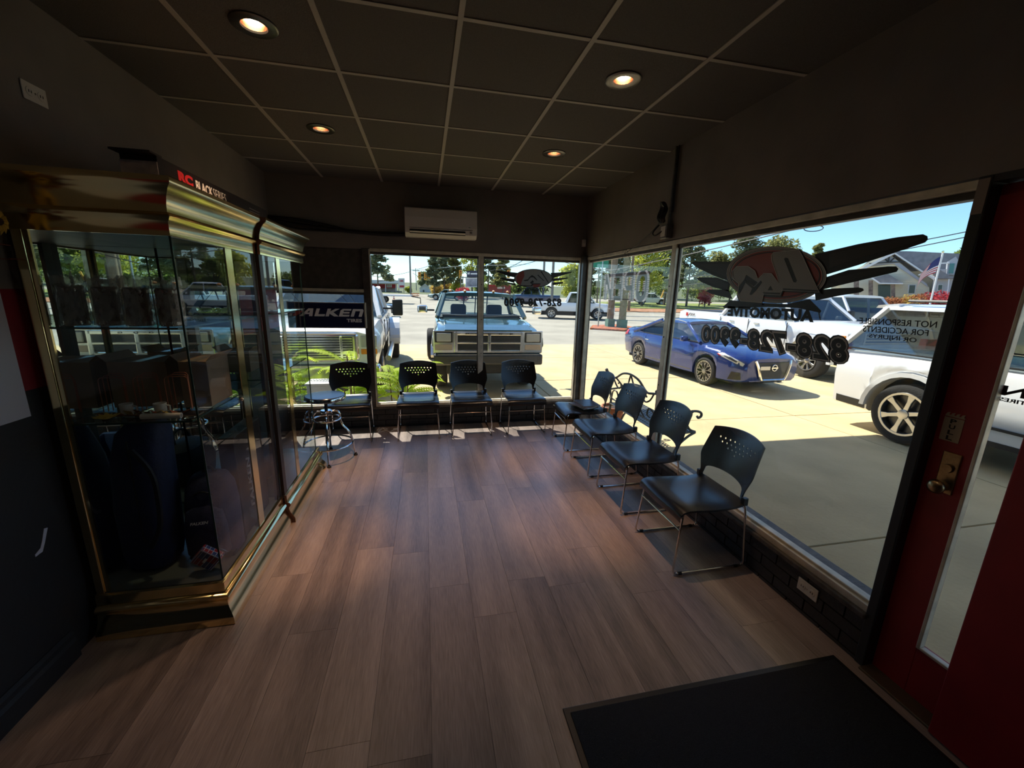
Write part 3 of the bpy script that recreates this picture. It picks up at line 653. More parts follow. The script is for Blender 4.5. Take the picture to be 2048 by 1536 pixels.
parts += [('badge_shadow', M_VBLK, [A3((540, 890), (620, 820), (900, 850), (1200, 860), (1430, 810), (1550, 930), (1540, 950), (1300, 900), (1000, 890), (560, 905))], 0),
 ('badge_ring', M_VBLK, [ell(oc[0], oc[1], 101, 57, .03)], 2), ('badge_edge', M_VGRY, [ell(oc[0], oc[1], 99, 55.5, .03), ell(oc[0], oc[1], 94, 51, .03)], 3), ('badge_field', M_VRED, [ell(oc[0], oc[1], 91, 49, .03)], 3),
 ('badge_line', M_VBLK, [ell(oc[0], oc[1], 88, 46, .03), ell(oc[0], oc[1], 85.5, 44, .03)], 4)]
bigd = A3((1060, 330), (1320, 300), (1360, 370), (1440, 550), (1530, 740), (1150, 720), (1130, 770), (960, 760), (940, 850), (720, 830), (690, 760), (700, 650), (640, 600), (640, 520), (680, 475), (800, 470), (870, 520), (900, 600), (960, 545), (1040, 545), (1110, 640), (1090, 560), (1040, 420), (1035, 360))
parts += [('monogram_shadow', M_VBLK, [[(x+(x-oc[0])*.03+1.2, y+(y-oc[1])*.05+1.5) for x, y in bigd]], 5), ('monogram', M_VGRY, [bigd, A3((1180, 385), (1210, 390), (1300, 620), (1290, 640), (1265, 635), (1170, 400)), A3((1000, 720), (1030, 670), (1055, 720)), A3((780, 560), (900, 640), (860, 680), (760, 610))], 6),
 ('monogram_stroke', M_VBLK, [A3((690, 700), (760, 610), (860, 690), (930, 620), (940, 640), (880, 720), (830, 770), (815, 760), (840, 700), (770, 640), (710, 760))], 7), ('monogram_stroke', M_VBLK, [A3((950, 740), (1130, 745), (1160, 700), (1520, 720), (1520, 735), (1165, 725), (1140, 775), (980, 775))], 7)]
def ring_of(lp, t_):
    cx = sum(p[0] for p in lp)/len(lp); cy = sum(p[1] for p in lp)/len(lp); out = []
    n = len(lp)
    for i in range(n):
        a, b, c = lp[i-1], lp[i], lp[(i+1) % n]; d1 = Vector((b[0]-a[0], b[1]-a[1])); d2 = Vector((c[0]-b[0], c[1]-b[1])); d1.normalize(); d2.normalize(); m_ = Vector((d1.y+d2.y, -d1.x-d2.x))
        if m_.length < 1e-3: m_ = Vector((d1.y, -d1.x))
        m_.normalize(); out.append((b[0]-m_.x*t_, b[1]-m_.y*t_))
    return out
for w_ in wings[:3]: parts.append(('wing_line', M_VOUT, [w_, ring_of(w_, -1.0)], 2)) if 0 else None
parts.append(('monogram_outline', M_VOUT, [bigd, ring_of(bigd, 1.0)], 8))
parts.append(('badge_outline', M_VOUT, [ell(oc[0], oc[1], 92, 50, .03), ell(oc[0], oc[1], 91, 49.2, .03)], 5)); parts.append(('badge_outline', M_VOUT, [ell(oc[0], oc[1], 99.6, 56, .03), ell(oc[0], oc[1], 98.7, 55.2, .03)], 5))
em = transfer('window_emblem', 'large winged oval emblem transfer on the side window', parts, 0, XW+.016)
def px_text(t, txt, p00, p10, p01, p11, ax, v, m, nm='letter', lay=0, **k):
    """each glyph run is stretched between four photo pixels on the glass; mirrored so it reads from outside"""
    me = fit_text(txt, 1, 1, **k)
    Q = [onp(*p, ax, v) for p in (p00, p10, p01, p11)]
    def f(c):
        u = 1-c.x; q = (Q[0]*(1-u)+Q[1]*u)*(1-c.y)+(Q[2]*(1-u)+Q[3]*u)*c.y; q[ax] = v-.0012*lay+c.z*.4; return q
    return link(nm, xform(me, f), m, t)
for txt, p, m_, nm, lab, bo in (('AUTOMOTIVE', ((1455, 632), (1627, 645), (1456, 612), (1629, 619)), M_VBLK, 'automotive_lettering', 'black AUTOMOTIVE lettering under the large emblem', .055),):
    t = thing(nm, lab, 'lettering'); px_text(t, txt, *p, 0, XW+.016, m_, 'lettering', bold=bo)
t = thing('phone_number', 'large outlined black phone number on the side window', 'lettering')
ph = ((1403, 684), (1697, 732), (1405, 650), (1697, 674))
px_text(t, '828-728-9900', (1401, 686), (1699, 735), (1403, 648), (1699, 671), 0, XW+.016, M_VBLK, 'outline', bold=.095, spacing=1.1); px_text(t, '828-728-9900', *ph, 0, XW+.016, M_VOUT, 'inline', lay=1, bold=.06, spacing=1.13); px_text(t, '828-728-9900', (1406, 682), (1694, 728), (1408, 653), (1694, 678), 0, XW+.016, M_VBLK, 'digits', lay=2, bold=.028, spacing=1.16)
t = thing('notice_lettering', 'small three-line liability notice on the side window', 'lettering')
px_text(t, 'NOT RESPONSIBLE', (1719, 647), (1873, 656), (1719, 635), (1875, 643), 0, XW+.016, M_INK, 'text_line', bold=.01)
px_text(t, 'FOR ACCIDENTS', (1726, 663), (1856, 672), (1726, 651), (1858, 660), 0, XW+.016, M_INK, 'text_line', bold=.01)
px_text(t, 'OR INJURYS', (1738, 677), (1832, 688), (1738, 667), (1834, 676), 0, XW+.016, M_INK, 'text_line', bold=.01)
# the same set on the back window
C3 = lambda *p: Z(960, 500, 7.314, p)
V1 = YB+.026
parts = [('wing', M_VBLK, [w_], 0) for w_ in (C3((180, 295), (560, 335), (560, 410), (420, 385)), C3((245, 398), (520, 425), (500, 480), (380, 450)), C3((345, 465), (520, 490), (530, 520), (450, 505)), C3((1030, 335), (1350, 318), (1340, 330), (1060, 415)), C3((1050, 415), (1280, 405), (1280, 420), (1060, 460)), C3((1060, 475), (1220, 465), (1210, 490), (1060, 515)), C3((495, 555), (560, 510), (620, 530), (540, 540)), C3((960, 530), (1010, 520), (1060, 565), (1000, 545)))]
oc = (960+780/7.314, 500+415/7.314)
parts += [('badge_ring', M_VBLK, [ell(oc[0], oc[1], 38.5, 19)], 1), ('badge_field', M_VGRY, [ell(oc[0], oc[1], 37, 17.6)], 2), ('badge_side', M_VRED, [C3((530, 400), (560, 340), (640, 300), (650, 380), (620, 440), (590, 520), (540, 470))], 3), ('badge_side', M_VRED, [C3((750, 490), (880, 490), (880, 520), (840, 550), (790, 545))], 3),
  ('monogram_stroke', M_VBLK, [C3((590, 515), (740, 520), (760, 500), (730, 480), (770, 440), (790, 470), (760, 488), (890, 490), (880, 500), (780, 503), (760, 530), (600, 530))], 4), ('monogram_stroke', M_VBLK, [C3((640, 440), (700, 430), (720, 400), (760, 365), (800, 390), (840, 440), (830, 445), (780, 400), (740, 400), (700, 450), (650, 455))], 4), ('monogram_stroke', M_VBLK, [C3((850, 360), (940, 450), (925, 450), (840, 370))], 4), ('monogram_stroke', M_VBLK, [C3((900, 310), (1010, 480), (995, 480), (885, 315))], 4)]
transfer('window_emblem', 'small winged oval emblem transfer on the window behind the chairs', parts, 1, V1)
t = thing('automotive_lettering', 'small black AUTOMOTIVE lettering above the number on the back window', 'lettering'); px_text(t, 'AUTOMOTIVE', (1034, 583), (1098, 583), (1034, 576), (1098, 576), 1, V1, M_VBLK, 'lettering', bold=.03)
t = thing('phone_number', 'bold black phone number on the window behind the chairs', 'lettering'); px_text(t, '828-728-9900', (1008, 613), (1123, 613), (1008, 596), (1123, 597), 1, V1, M_VBLK, 'digits', bold=.035, spacing=1.1)
# ================================================================ DISPLAY CABINETS
M_BRASS = mat('brass', (.92, .74, .38), .14, 1, var=.06, scale=5); M_WOODE = mat('raw_wood_end', (.09, .035, .018), .6, var=.4, scale=30)
M_CABD = mat('cabinet_dark', (.018, .013, .011), .4); M_MIRR = mat('mirror', (.86, .9, .89), .01, 1); M_CGL = glassmat('cabinet_glass', (.93, .955, .95), 1.5)
M_SHELF = glassmat('shelf_glass', (.82, .9, .88), 1.5); M_EDGE = mat('glass_edge', (.03, .07, .06), .15); M_DECK = mat('deck_grey', (.12, .13, .12), .25)
CROWN = [(0, 1.87), (.012, 1.87), (.012, 1.925), (.022, 1.935), (.03, 1.945), (.022, 1.958), (.016, 1.962), (.018, 1.985), (.028, 2.02), (.045, 2.048), (.062, 2.064), (.066, 2.075), (.066, 2.09), (0, 2.09)]
BASEP = [(0, 0), (.055, 0), (.055, .03), (.05, .045), (.04, .062), (.026, .085), (.02, .11), (.022, .125), (.032, .135), (.034, .148), (.024, .158), (.012, .162), (.012, .215), (0, .22)]
def moulding(prof, path, outs):
    """sweep a (outward, z) profile along plan points with given outward directions"""
    rings = [[(p[0]+o[0]*d, p[1]+o[1]*d, z) for d, z in prof] for p, o in zip(path, outs)]
    return MB().loft(rings)
def cabinet(label, x0, xf, y0, y1, wrap, stile, grp):
    t = thing('display_cabinet', label, 'cabinet', (0, 0, 0), 0, grp)
    if wrap == 'near': path, outs = [(x0, y0), (xf, y0), (xf, y1)], [(0, -1), (1, -1), (1, 0)]
    else: path, outs = [(xf, y0), (xf, y1), (x0, y1)], [(1, 0), (1, 1), (0, 1)]
    cr = moulding(CROWN, path, outs).build('crown_moulding', M_BRASS, t, smooth=True, angle=50); bs = moulding(BASEP, path, outs).build('base_moulding', M_BRASS, t, smooth=True, angle=50)
    if wrap == 'far':
        for pr, par in ((CROWN, cr), (BASEP, bs)): MB().prism(pr, lambda d, z: (xf+d-.002, y0-.003, z), lambda d, z: (xf+d-.002, y0+.001, z)).build('cut_end', M_WOODE, par)
    box('plinth', M_CABD, t, x0, xf-.001, y0+.001, y1-.001, .0, .2); box('deck', M_DECK, t, x0, xf-.004, y0+.004, y1-.004, .2, .222)
    box('top_board', M_CABD, t, x0, xf, y0, y1, 1.88, 2.07)
    box('mirror_back', M_MIRR, t, x0, x0+.006, y0+.005, y1-.005, .222, 1.88)
    ye, yi = (y0, y1) if wrap == 'near' else (y1, y0); s = 1 if wrap == 'near' else -1
    box('end_pane', M_CGL, t, x0+.05, xf-.006, min(ye, ye+s*.006), max(ye, ye+s*.006), .222, 1.88)
    box('side_pane', M_CGL, t, x0+.01, xf-.022, min(yi, yi-s*.005), max(yi, yi-s*.005), .222, 1.88)
    box('corner_post', M_BRASS, t, x0, x0+.035, min(ye, ye+s*.02), max(ye, ye+s*.02), .2, 1.88, bevel=.003); box('post_strip', M_BRASS, t, x0+.035, x0+.052, min(ye+s*.006, ye+s*.016), max(ye+s*.006, ye+s*.016), .22, 1.88)
    a, b = stile
    for q0, q1 in ((y0+.012, (a+b)/2), ((a+b)/2, y1-.05)):
        d = box('glass_door', M_CGL, t, xf-.006, xf, q0, q1, .222, 1.875)
        for q in (q0, q1-.004): box('door_edge', M_EDGE, d, xf-.007, xf+.0008, q, q+.004, .222, 1.875)
    box('brass_stile', M_BRASS, t, xf, xf+.004, a, b, .222, 1.87)
    box('end_stile', M_CABD, t, xf-.02, xf+.001, yi-.055 if s > 0 else yi, yi if s > 0 else yi+.055, .222, 1.88)
    for z in (1.49, 1.065):
        sh = MB().box(x0+.012, xf-.03, y0+.02, y1-.02, z-.008, z).build('glass_shelf', M_SHELF, t); box('front_edge', M_EDGE, sh, xf-.03, xf-.029, y0+.02, y1-.02, z-.008, z); box('near_edge', M_EDGE, sh, x0+.012, xf-.03, y0+.019, y0+.02, z-.008, z)
    MB().lathe([(.001, .012), (.009, .011), (.011, .004), (.011, 0)], c=(xf+.004, a-.03, 1.05), axis='x', n=12).build('door_lock', M_CHROME, t)
    return t
G_ = 'brass and glass display cabinets'
X0 = -1.57
cabinet('brass and glass display cabinet holding boxes and navy bags', X0, -1.035, 2.02, 2.89, 'near', (2.5, 2.575), G_)
cabinet('brass and glass display cabinet beside the swivel stool', X0, -1.015, 2.905, 3.83, 'far', (3.2, 3.27), G_)
# long black carton on the first cabinet
bx = thing('long_carton', 'long black carton with red and white lettering on the cabinet top', 'box', (-1.06, 2.07, 2.092))
M_CART = mat('carton_black', (.014, .010, .011), .4)
MB().box(-.13, 0, 0, 1.2, 0, .095).build('carton', M_CART, bx, bevel=.002)
MB().box(-.13, 0, -.004, 0, .0, .07).build('end_label', mat('label_pale', (.4, .33, .3), .6, var=.3, scale=20), bx); MB().box(-.135, .004, -.05, .03, .093, .1).build('end_flap', M_CART, bx)
def cart_text(txt, y, z, w_, h_, m, **k): return link('lettering', xform(fit_text(txt, w_, h_, **k), lambda c: Vector((.0012+c.z*.3, y+c.x, z+c.y))), m, bx)
cart_text('RC', .14, .032, .12, .045, mat('ink_red', (.6, .02, .03), .5), bold=.06); cart_text('BLACK', .285, .026, .16, .045, M_WHT, bold=.025); cart_text('SERIES', .45, .026, .14, .045, M_WHT, bold=-.01)
for k in range(3): box('print_line', M_VGRY, bx, .0, .0012, .9, 1.06, .055-.016*k, .06-.016*k)
# wrapped filter canisters on the upper shelf
M_CAN = mat('canister_black', (.012, .011, .012), .3); 
M_BUB = glassmat('bubble_wrap', (.62, .6, .58), 1.5, rough=.25, dirt=.5)
wrapn = M_BUB.node_tree.nodes
for i, (x, y) in enumerate(((-1.487, 2.12), (-1.367, 2.13), (-1.247, 2.12), (-1.125, 2.12))):
    t = thing('wrapped_canister', ['black canister in bubble wrap beside the brass corner post', 'black canister in bubble wrap, second from the brass post', 'black canister in bubble wrap, third from the brass post', 'black canister in bubble wrap beside the glass door edge'][i], 'canister', (x, y, 1.4915), 0, 'wrapped canisters on the upper shelf')
    MB().lathe([(.001, 0), (.041, 0), (.044, .006), (.044, .158), (.04, .166), (.001, .168)], n=20).build('canister', M_CAN, t, smooth=True)
    MB().lathe([(.0455, .006), (.0455, .02)], n=20).build('metal_band', M_CHROME, t, smooth=True); MB().lathe([(.0455, .145), (.0455, .158)], n=20).build('metal_band', M_CHROME, t, smooth=True)
    rn = random.Random(i); rings = []
    for k in range(9):
        z = .001+.026*k; rings.append([((.049+rn.uniform(0, .006)+(.004 if k > 6 else 0))*math.cos(a), (.049+rn.uniform(0, .006))*math.sin(a), z+(rn.uniform(-.012, .012) if k > 6 else 0)) for a in [2*math.pi*j/18 for j in range(18)]])
    MB().loft(rings, caps=False).build('bubble_wrap', M_BUB, t, smooth=False)
# middle shelf
M_CARD = mat('cardboard', (.3, .2, .13), .8, var=.12, scale=8); M_COPP = mat('copper_wire', (.45, .16, .09), .35, .7)
def carton(label, x0, x1, y0, y1, z, h):
    t = thing('cardboard_box', label, 'box', ((x0+x1)/2, (y0+y1)/2, z), 0, 'cardboard boxes in the cabinet')
    w_, d_ = (x1-x0)/2, (y1-y0)/2; MB().box(-w_, w_, -d_, d_, 0, h).build('carton', M_CARD, t, bevel=.002); box('tape', mat('tape_brown', (.22, .15, .09), .3), t, -.022, .022, -d_-.001, d_+.001, h-.0005, h+.001)
    for s in (-1, 1): MB().hexa([(s*w_, -d_, h), (s*w_, d_, h), (s*(w_+.03), d_, h+.03), (s*(w_+.03), -d_, h+.03)], [(s*w_, -d_, h+.003), (s*w_, d_, h+.003), (s*(w_+.03), d_, h+.033), (s*(w_+.03), -d_, h+.033)]).build('flap', M_CARD, t)
carton('plain cardboard box behind the white cups', -1.53, -1.28, 2.3, 2.52, 1.0665, .23); carton('taller cardboard box against the glass door', -1.21, -1.085, 2.27, 2.5, 1.0665, .235)
for i, (x, y) in enumerate(((-1.39, 2.16), (-1.25, 2.155))):
    t = thing('paper_cup', ['white cup near the brass corner post', 'white cup next to the yellow leaves'][i], 'cup', (x, y, 1.0665), 0, 'white cups on the middle shelf')
    MB().lathe([(.001, .0), (.022, 0), (.026, .055), (.024, .055), (.02, .004), (.001, .004)], n=18).build('cup', M_WHITEP, t, smooth=True); MB().tube([(.025, 0, .045), (.04, 0, .042), (.04, 0, .018), (.024, 0, .014)], .0035, 6).build('handle', M_WHITEP, t)
for i, x in enumerate((-1.47, -1.33, -1.2)):
    t = thing('wire_loop', ['copper wire loop before the plain carton', 'copper wire loop between the white cups', 'copper wire loop before the taller carton'][i], 'wire', (x, 2.215, 1.0665), 0, 'copper wire loops on the middle shelf')
    for k in range(3): MB().tube(bend([(-.05+.012*k, .012*k, .0025), (-.05+.012*k, .012*k, .17+.008*k), (.05-.004*k, .012*k, .17+.008*k), (.05-.004*k, .012*k, .0025)], .02), .0022, 5).build('wire', M_COPP, t)
def petals(t, c, n, r, m, tilt=.5, w_=.25, nm='petal', z=0):
    for k in range(n):
        a = 2*math.pi*k/n+random.uniform(-.1, .1); ca, sa = math.cos(a), math.sin(a); L_ = r*random.uniform(.85, 1.1); up = tilt*L_
        pts = [(0, 0, 0), (.5*L_, -w_*L_, up*.6), (L_, 0, up), (.5*L_, w_*L_, up*.6)]
        MB().add([(c[0]+x*ca-y*sa, c[1]+x*sa+y*ca, c[2]+zz) for x, y, zz in pts]+[(c[0]+x*ca-y*sa, c[1]+x*sa+y*ca, c[2]+zz-.002) for x, y, zz in pts], [(0, 1, 2), (0, 2, 3), (4, 6, 5), (4, 7, 6), (0, 4, 5, 1), (1, 5, 6, 2), (2, 6, 7, 3), (3, 7, 4, 0)]).build(nm, m, t)
M_PET = mat('petal_yellow', (.62, .4, .06), .7, var=.25, scale=30); M_LEAFA = mat('leaf_autumn', (.2, .045, .02), .8, var=.5, scale=12); M_LEAFO = mat('leaf_ochre', (.3, .19, .04), .8, var=.3, scale=12)
t = thing('silk_sunflower', 'yellow silk sunflower lying on the middle shelf', 'flower', (-1.42, 2.075, 1.0665)); MB().lathe([(.001, .014), (.012, .012), (.016, .004), (.014, 0), (.001, 0)], n=12).build('centre', mat('flower_centre', (.04, .02, .01), .9), t); petals(t, (0, 0, .006), 12, .045, M_PET, .45)
t = thing('leaf_garland', 'brown and ochre leaf garland on the middle shelf', 'garland', (-1.32, 2.12, 1.0665)); MB().tube(smooth_path([(-.14, 0, .005), (-.05, .012, .006), (.06, -.01, .006), (.17, .01, .005)], 4), .003, 5).build('vine', M_LEAFA, t)
for k in range(9): petals(t, (-.14+.038*k, random.uniform(-.012, .012), .005), 2, random.uniform(.03, .045), (M_LEAFA, M_LEAFO)[k % 2], random.uniform(.3, .9), .35, 'leaf')
t = thing('paper_roll', 'white rolled paper on the middle shelf edge', 'paper', (-1.2, 2.075, 1.0665)); MB().tube([(-.085, 0, .014), (.075, 0, .014)], .013, 14).build('roll', M_WHITEP, t, smooth=True); MB().lathe([(.0085, .0755), (.0005, .0757)], c=(0, 0, .014), axis='x', n=12).build('hollow', mat('roll_inside', (.3, .28, .27), .8), t)
t = thing('dark_booklets', 'thin black booklet lying behind the paper roll', 'booklet', (-1.16, 2.13, 1.0665)); box('pages', M_CARD, t, -.09, .09, -.025, .025, 0, .008); box('cover', M_BLK, t, -.092, .092, -.027, .027, .008, .011)
# bottom deck: bags
M_NBAG = mat('bag_navy', (.014, .018, .06), .75, bump=.4, bscale=30, var=.2, scale=9); M_NBAG2 = mat('bag_black', (.008, .008, .012), .7, bump=.3, bscale=40)
def blob(rings, n=18):
    b = []
    for cx, cy, rx, ry, z in rings: b.append([(cx+rx*math.copysign(abs(math.cos(a))**.7, math.cos(a)), cy+ry*math.copysign(abs(math.sin(a))**.7, math.sin(a)), z) for a in [2*math.pi*k/n for k in range(n)]])
    return MB().loft(b)
t = thing('duffel_bag', 'tall navy duffel bag standing beside the mirror', 'bag', (-1.43, 2.24, .223))
blob([(0, 0, .07, .07, 0), (0, 0, .1, .1, .02), (0, 0, .115, .115, .1), (.005, 0, .12, .12, .35), (.02, 0, .115, .11, .6), (.045, 0, .1, .1, .74), (.06, 0, .06, .06, .8)]).build('body', M_NBAG, t, smooth=True)
MB().tube(smooth_path([(.05, -.12, .68), (.13, -.14, .55), (.12, -.13, .3), (.06, -.122, .16)], 5), .012, 6).build('strap', M_NBAG2, t, smooth=True); MB().tube([(.03, -.11, .72), (.03, -.118, .2)], .004, 5).build('zip', M_NBAG2, t)
t = thing('backpack', 'navy backpack with small white print in the cabinet', 'backpack', (-1.165, 2.3, .223))
blob([(0, 0, .1, .07, 0), (0, 0, .118, .09, .015), (0, -.005, .12, .1, .12), (0, 0, .118, .098, .3), (0, .005, .108, .085, .4), (0, .01, .08, .06, .455), (0, .01, .03, .03, .47)]).build('body', M_NBAG, t, smooth=True)
blob([(0, -.075, .085, .03, .03), (0, -.09, .1, .04, .05), (0, -.095, .1, .04, .2), (0, -.085, .085, .035, .29), (0, -.075, .04, .02, .32)]).build('front_pocket', M_NBAG, t, smooth=True)
MB().tube(smooth_path([(-.09, -.06, .33), (0, -.09, .4), (.09, -.06, .33)], 6), .004, 5).build('zip', M_NBAG2, t); MB().tube(smooth_path([(-.03, .01, .465), (0, .01, .5), (.03, .01, .465)], 5), .008, 6).build('grab_loop', M_NBAG2, t, smooth=True)
link('print', xform(fit_text('FALKEN', .085, .016, shear=.25, bold=.03), lambda c: Vector((c.x-.05, -.138+c.z*.3, .235+c.y+c.x*.06))), M_WHT, t); box('base_panel', M_NBAG2, t, -.11, .11, -.085, .085, 0, .03, bevel=.01)
def plaid():
    m = mat('plaid_wrap', (.3, .05, .08), .25); n = m.node_tree.nodes; L = m.node_tree.links; tc = n.new('ShaderNodeTexCoord'); ck = n.new('ShaderNodeTexChecker'); ck.inputs['Scale'].default_value = 26; ck.inputs['Color1'].default_value = (.32, .02, .04, 1); ck.inputs['Color2'].default_value = (.03, .06, .22, 1)
    br = n.new('ShaderNodeTexBrick'); br.inputs['Scale'].default_value = 30; br.inputs['Mortar Size'].default_value = .03; br.offset = 0; br.inputs['Mortar'].default_value = (1, 1, 1, 1); br.inputs['Color1'].default_value = (0, 0, 0, 1); br.inputs['Color2'].default_value = (0, 0, 0, 1); br.inputs['Brick Width'].default_value = .5; br.inputs['Row Height'].default_value = .5
    mx = n.new('ShaderNodeMix'); mx.data_type = 'RGBA'; L.new(tc.outputs['Object'], ck.inputs[0]); L.new(tc.outputs['Object'], br.inputs[0]); L.new(br.outputs[0], mx.inputs[0]); L.new(ck.outputs[0], mx.inputs[6]); mx.inputs[7].default_value = (.6, .6, .7, 1); L.new(mx.outputs[2], n['Principled BSDF'].inputs['Base Color']); return m
t = thing('plaid_package', 'red and blue plaid package in clear film by the backpack', 'package', (-1.125, 2.1, .306)); t.rotation_euler = (.25, .7, .12); t.scale = (1.2, 1.2, 1.2)
MB().box(-.045, .045, -.018, .018, -.045, .045).build('wrapped_item', plaid(), t, bevel=.006); MB().box(-.056, .054, -.02, .021, -.05, .056).build('clear_film', M_CGL, t, bevel=.006)
box('print_mark', M_WHT, t, -.008, .002, -.0195, -.018, -.012, .012)
t = thing('black_carton', 'flat black carton with white vertical lettering in the cabinet', 'box', (-1.12, 2.4, .223)); t.rotation_euler = (0, 0, .02); box('carton', M_BLK, t, -.03, .05, 0, .4, 0, .62, bevel=.003)
link('lettering', xform(fit_text('FALKEN', .33, .05, shear=.2, bold=.03), lambda c: Vector((.051+c.z*.3, .12-c.y+.05, .12+c.x))), M_WHT, t)
t = thing('striped_bag', 'red white and blue bag standing behind the black carton', 'bag', (-1.2, 2.835, .223)); M_BLU = mat('bag_blue', (.04, .1, .3), .6); M_RDB = mat('bag_red', (.4, .02, .03), .6)
blob([(0, 0, .05, .03, 0), (0, 0, .08, .035, .02), (0, 0, .09, .038, .25)]).build('red_panel', M_RDB, t, smooth=True); blob([(0, 0, .09, .038, .25), (0, 0, .09, .038, .3)]).build('white_panel', M_WHT, t, smooth=True); blob([(0, 0, .09, .038, .3), (0, 0, .085, .036, .5), (0, 0, .05, .02, .54)]).build('blue_panel', M_BLU, t, smooth=True)
# few things in the far cabinet
carton('small cardboard box in the far cabinet', -1.45, -1.25, 3.2, 3.4, 1.0665, .15)
t = thing('duffel_bag', 'black duffel bag on the floor of the far cabinet', 'bag', (-1.32, 3.3, .223)); blob([(0, 0, .12, .15, 0), (0, 0, .15, .2, .03), (0, 0, .16, .22, .15), (0, 0, .12, .19, .27), (0, 0, .04, .1, .31)]).build('body', M_NBAG2, t, smooth=True); MB().tube(smooth_path([(.0, -.1, .3), (.02, -.06, .38), (.02, .06, .38), (0, .1, .3)], 5), .01, 6).build('handle', M_NBAG2, t, smooth=True)
# sunflower swag on the wall next to the cabinet
t = thing('flower_swag', 'autumn leaf and sunflower swag on the wall by the cabinet', 'wreath', (XL+.035, 1.9, 1.87))
MB().tube(smooth_path([(-.02, -.12, .12), (0, -.05, .05), (0, .0, -.02), (-.02, .03, -.1)], 5), .008, 6).build('vine', M_LEAFA, t)
random.seed(3)
for k in range(16):
    petals(t, (random.uniform(.0, .035), random.uniform(-.14, .05), random.uniform(-.13, .02)), 3, random.uniform(.04, .06), (M_LEAFA, M_LEAFA, M_LEAFO)[k % 3], random.uniform(-.3, .6), .32, 'leaf')
for (y, z) in ((-.05, .09), (.02, .015)):
    MB().ball((.05, y, z), .016, 10, 6).build('seed_head', mat('flower_centre', (.04, .02, .01), .9), t)
    for k in range(13):
        a = 2*math.pi*k/13; L_ = .05; c, s = math.cos(a), math.sin(a)
        MB().add([(.05, y, z), (.06, y+c*.5*L_-s*.011, z+s*.5*L_+c*.011), (.045, y+c*L_, z+s*L_), (.06, y+c*.5*L_+s*.011, z+s*.5*L_-c*.011), (.048, y+c*.5*L_, z+s*.5*L_)], [(0, 1, 2), (0, 2, 3), (0, 4, 1), (1, 4, 2), (2, 4, 3), (3, 4, 0)]).build('petal', M_PET, t)
# ================================================================ VEHICLES (local: +x forward, +y left, ground at 0)
M_TIRE = mat('tyre', (.022, .021, .02), .85, bump=.5, bscale=40); M_RIM = mat('rim_silver', (.5, .5, .5), .25, .9); M_RIMD = mat('rim_dark', (.09, .09, .09), .35, .8)
M_CARG = glassmat('car_glass', (.3, .34, .34), 1.5, add=.06); M_CARC = glassmat('car_glass_clear', (.8, .86, .85), 1.45, add=.02); M_TRIM = mat('black_trim', (.012, .012, .012), .5)
M_LENS = mat('lamp_lens', (.42, .42, .41), .1, 0, coat=.5); M_AMB = mat('amber_lens', (.75, .25, .03), .25); M_TAIL = mat('tail_lens', (.5, .02, .02), .2); M_INT = mat('car_interior', (.05, .055, .06), .8)
M_CCH = mat('car_chrome', (.85, .85, .85), .16, 1)
def paint(n, c, r=.3, metal=0): return mat('paint_'+n, c, r, metal, coat=.8)
def interp(st, x):
    for a, b in zip(st, st[1:]):
        if a[0] <= x <= b[0]:
            u = (x-a[0])/(b[0]-a[0]) if b[0] > a[0] else 0; return [p+(q-p)*u for p, q in zip(a, b)]
    return list(st[0] if x < st[0][0] else st[-1])
def hull(st, arches):
    """st: (x, z_low, z_belt, z_top, w_low, w_belt, w_top) sorted by x; arches: (x, z_centre, R)"""
    st = sorted(st); xs = [s[0] for s in st]
    for xw, zc, R in arches: xs += [xw+R*math.cos(math.pi*k/10) for k in range(11)]+[xw-R*1.003, xw+R*1.003]
    xs = sorted(x for x in set(xs) if st[0][0] <= x <= st[-1][0]); rings = []
    for x in xs:
        _, zl, zb, zt, wl, wb, wt = interp(st, x)
        for xw, zc, R in arches:
            if abs(x-xw) <= R*1.0001: zl = max(zl, zc+math.sqrt(max(0, R*R-(x-xw)**2)))
        zm = max(zl+.06, zl*.4+zb*.6); zb = max(zb, zm+.04); zt = max(zt, zb+.005)
        h = [(wl-.06, zl), (wl, zl+.035), (wb, zm), (wb*.985, zb), (wt+(wb*.985-wt)*.25, zb+(zt-zb)*.75), (wt*.8, zt), (wt*.3, zt+.012)]
        rings.append([(x, -a, z) for a, z in h]+[(x, a, z) for a, z in reversed(h)])
    return MB().loft(rings)
def half_ring(st, x, arches=()):
    _, zl, zb, zt, wl, wb, wt = interp(sorted(st), x)
    for xw, zc, R in arches:
        if abs(x-xw) <= R*1.0001: zl = max(zl, zc+math.sqrt(max(0, R*R-(x-xw)**2)))
    zm = max(zl+.06, zl*.4+zb*.6); zb = max(zb, zm+.04); zt = max(zt, zb+.005)
    return [(wl-.06, zl), (wl, zl+.035), (wb, zm), (wb*.985, zb), (wt+(wb*.985-wt)*.25, zb+(zt-zb)*.75), (wt*.8, zt), (wt*.3, zt+.012)]
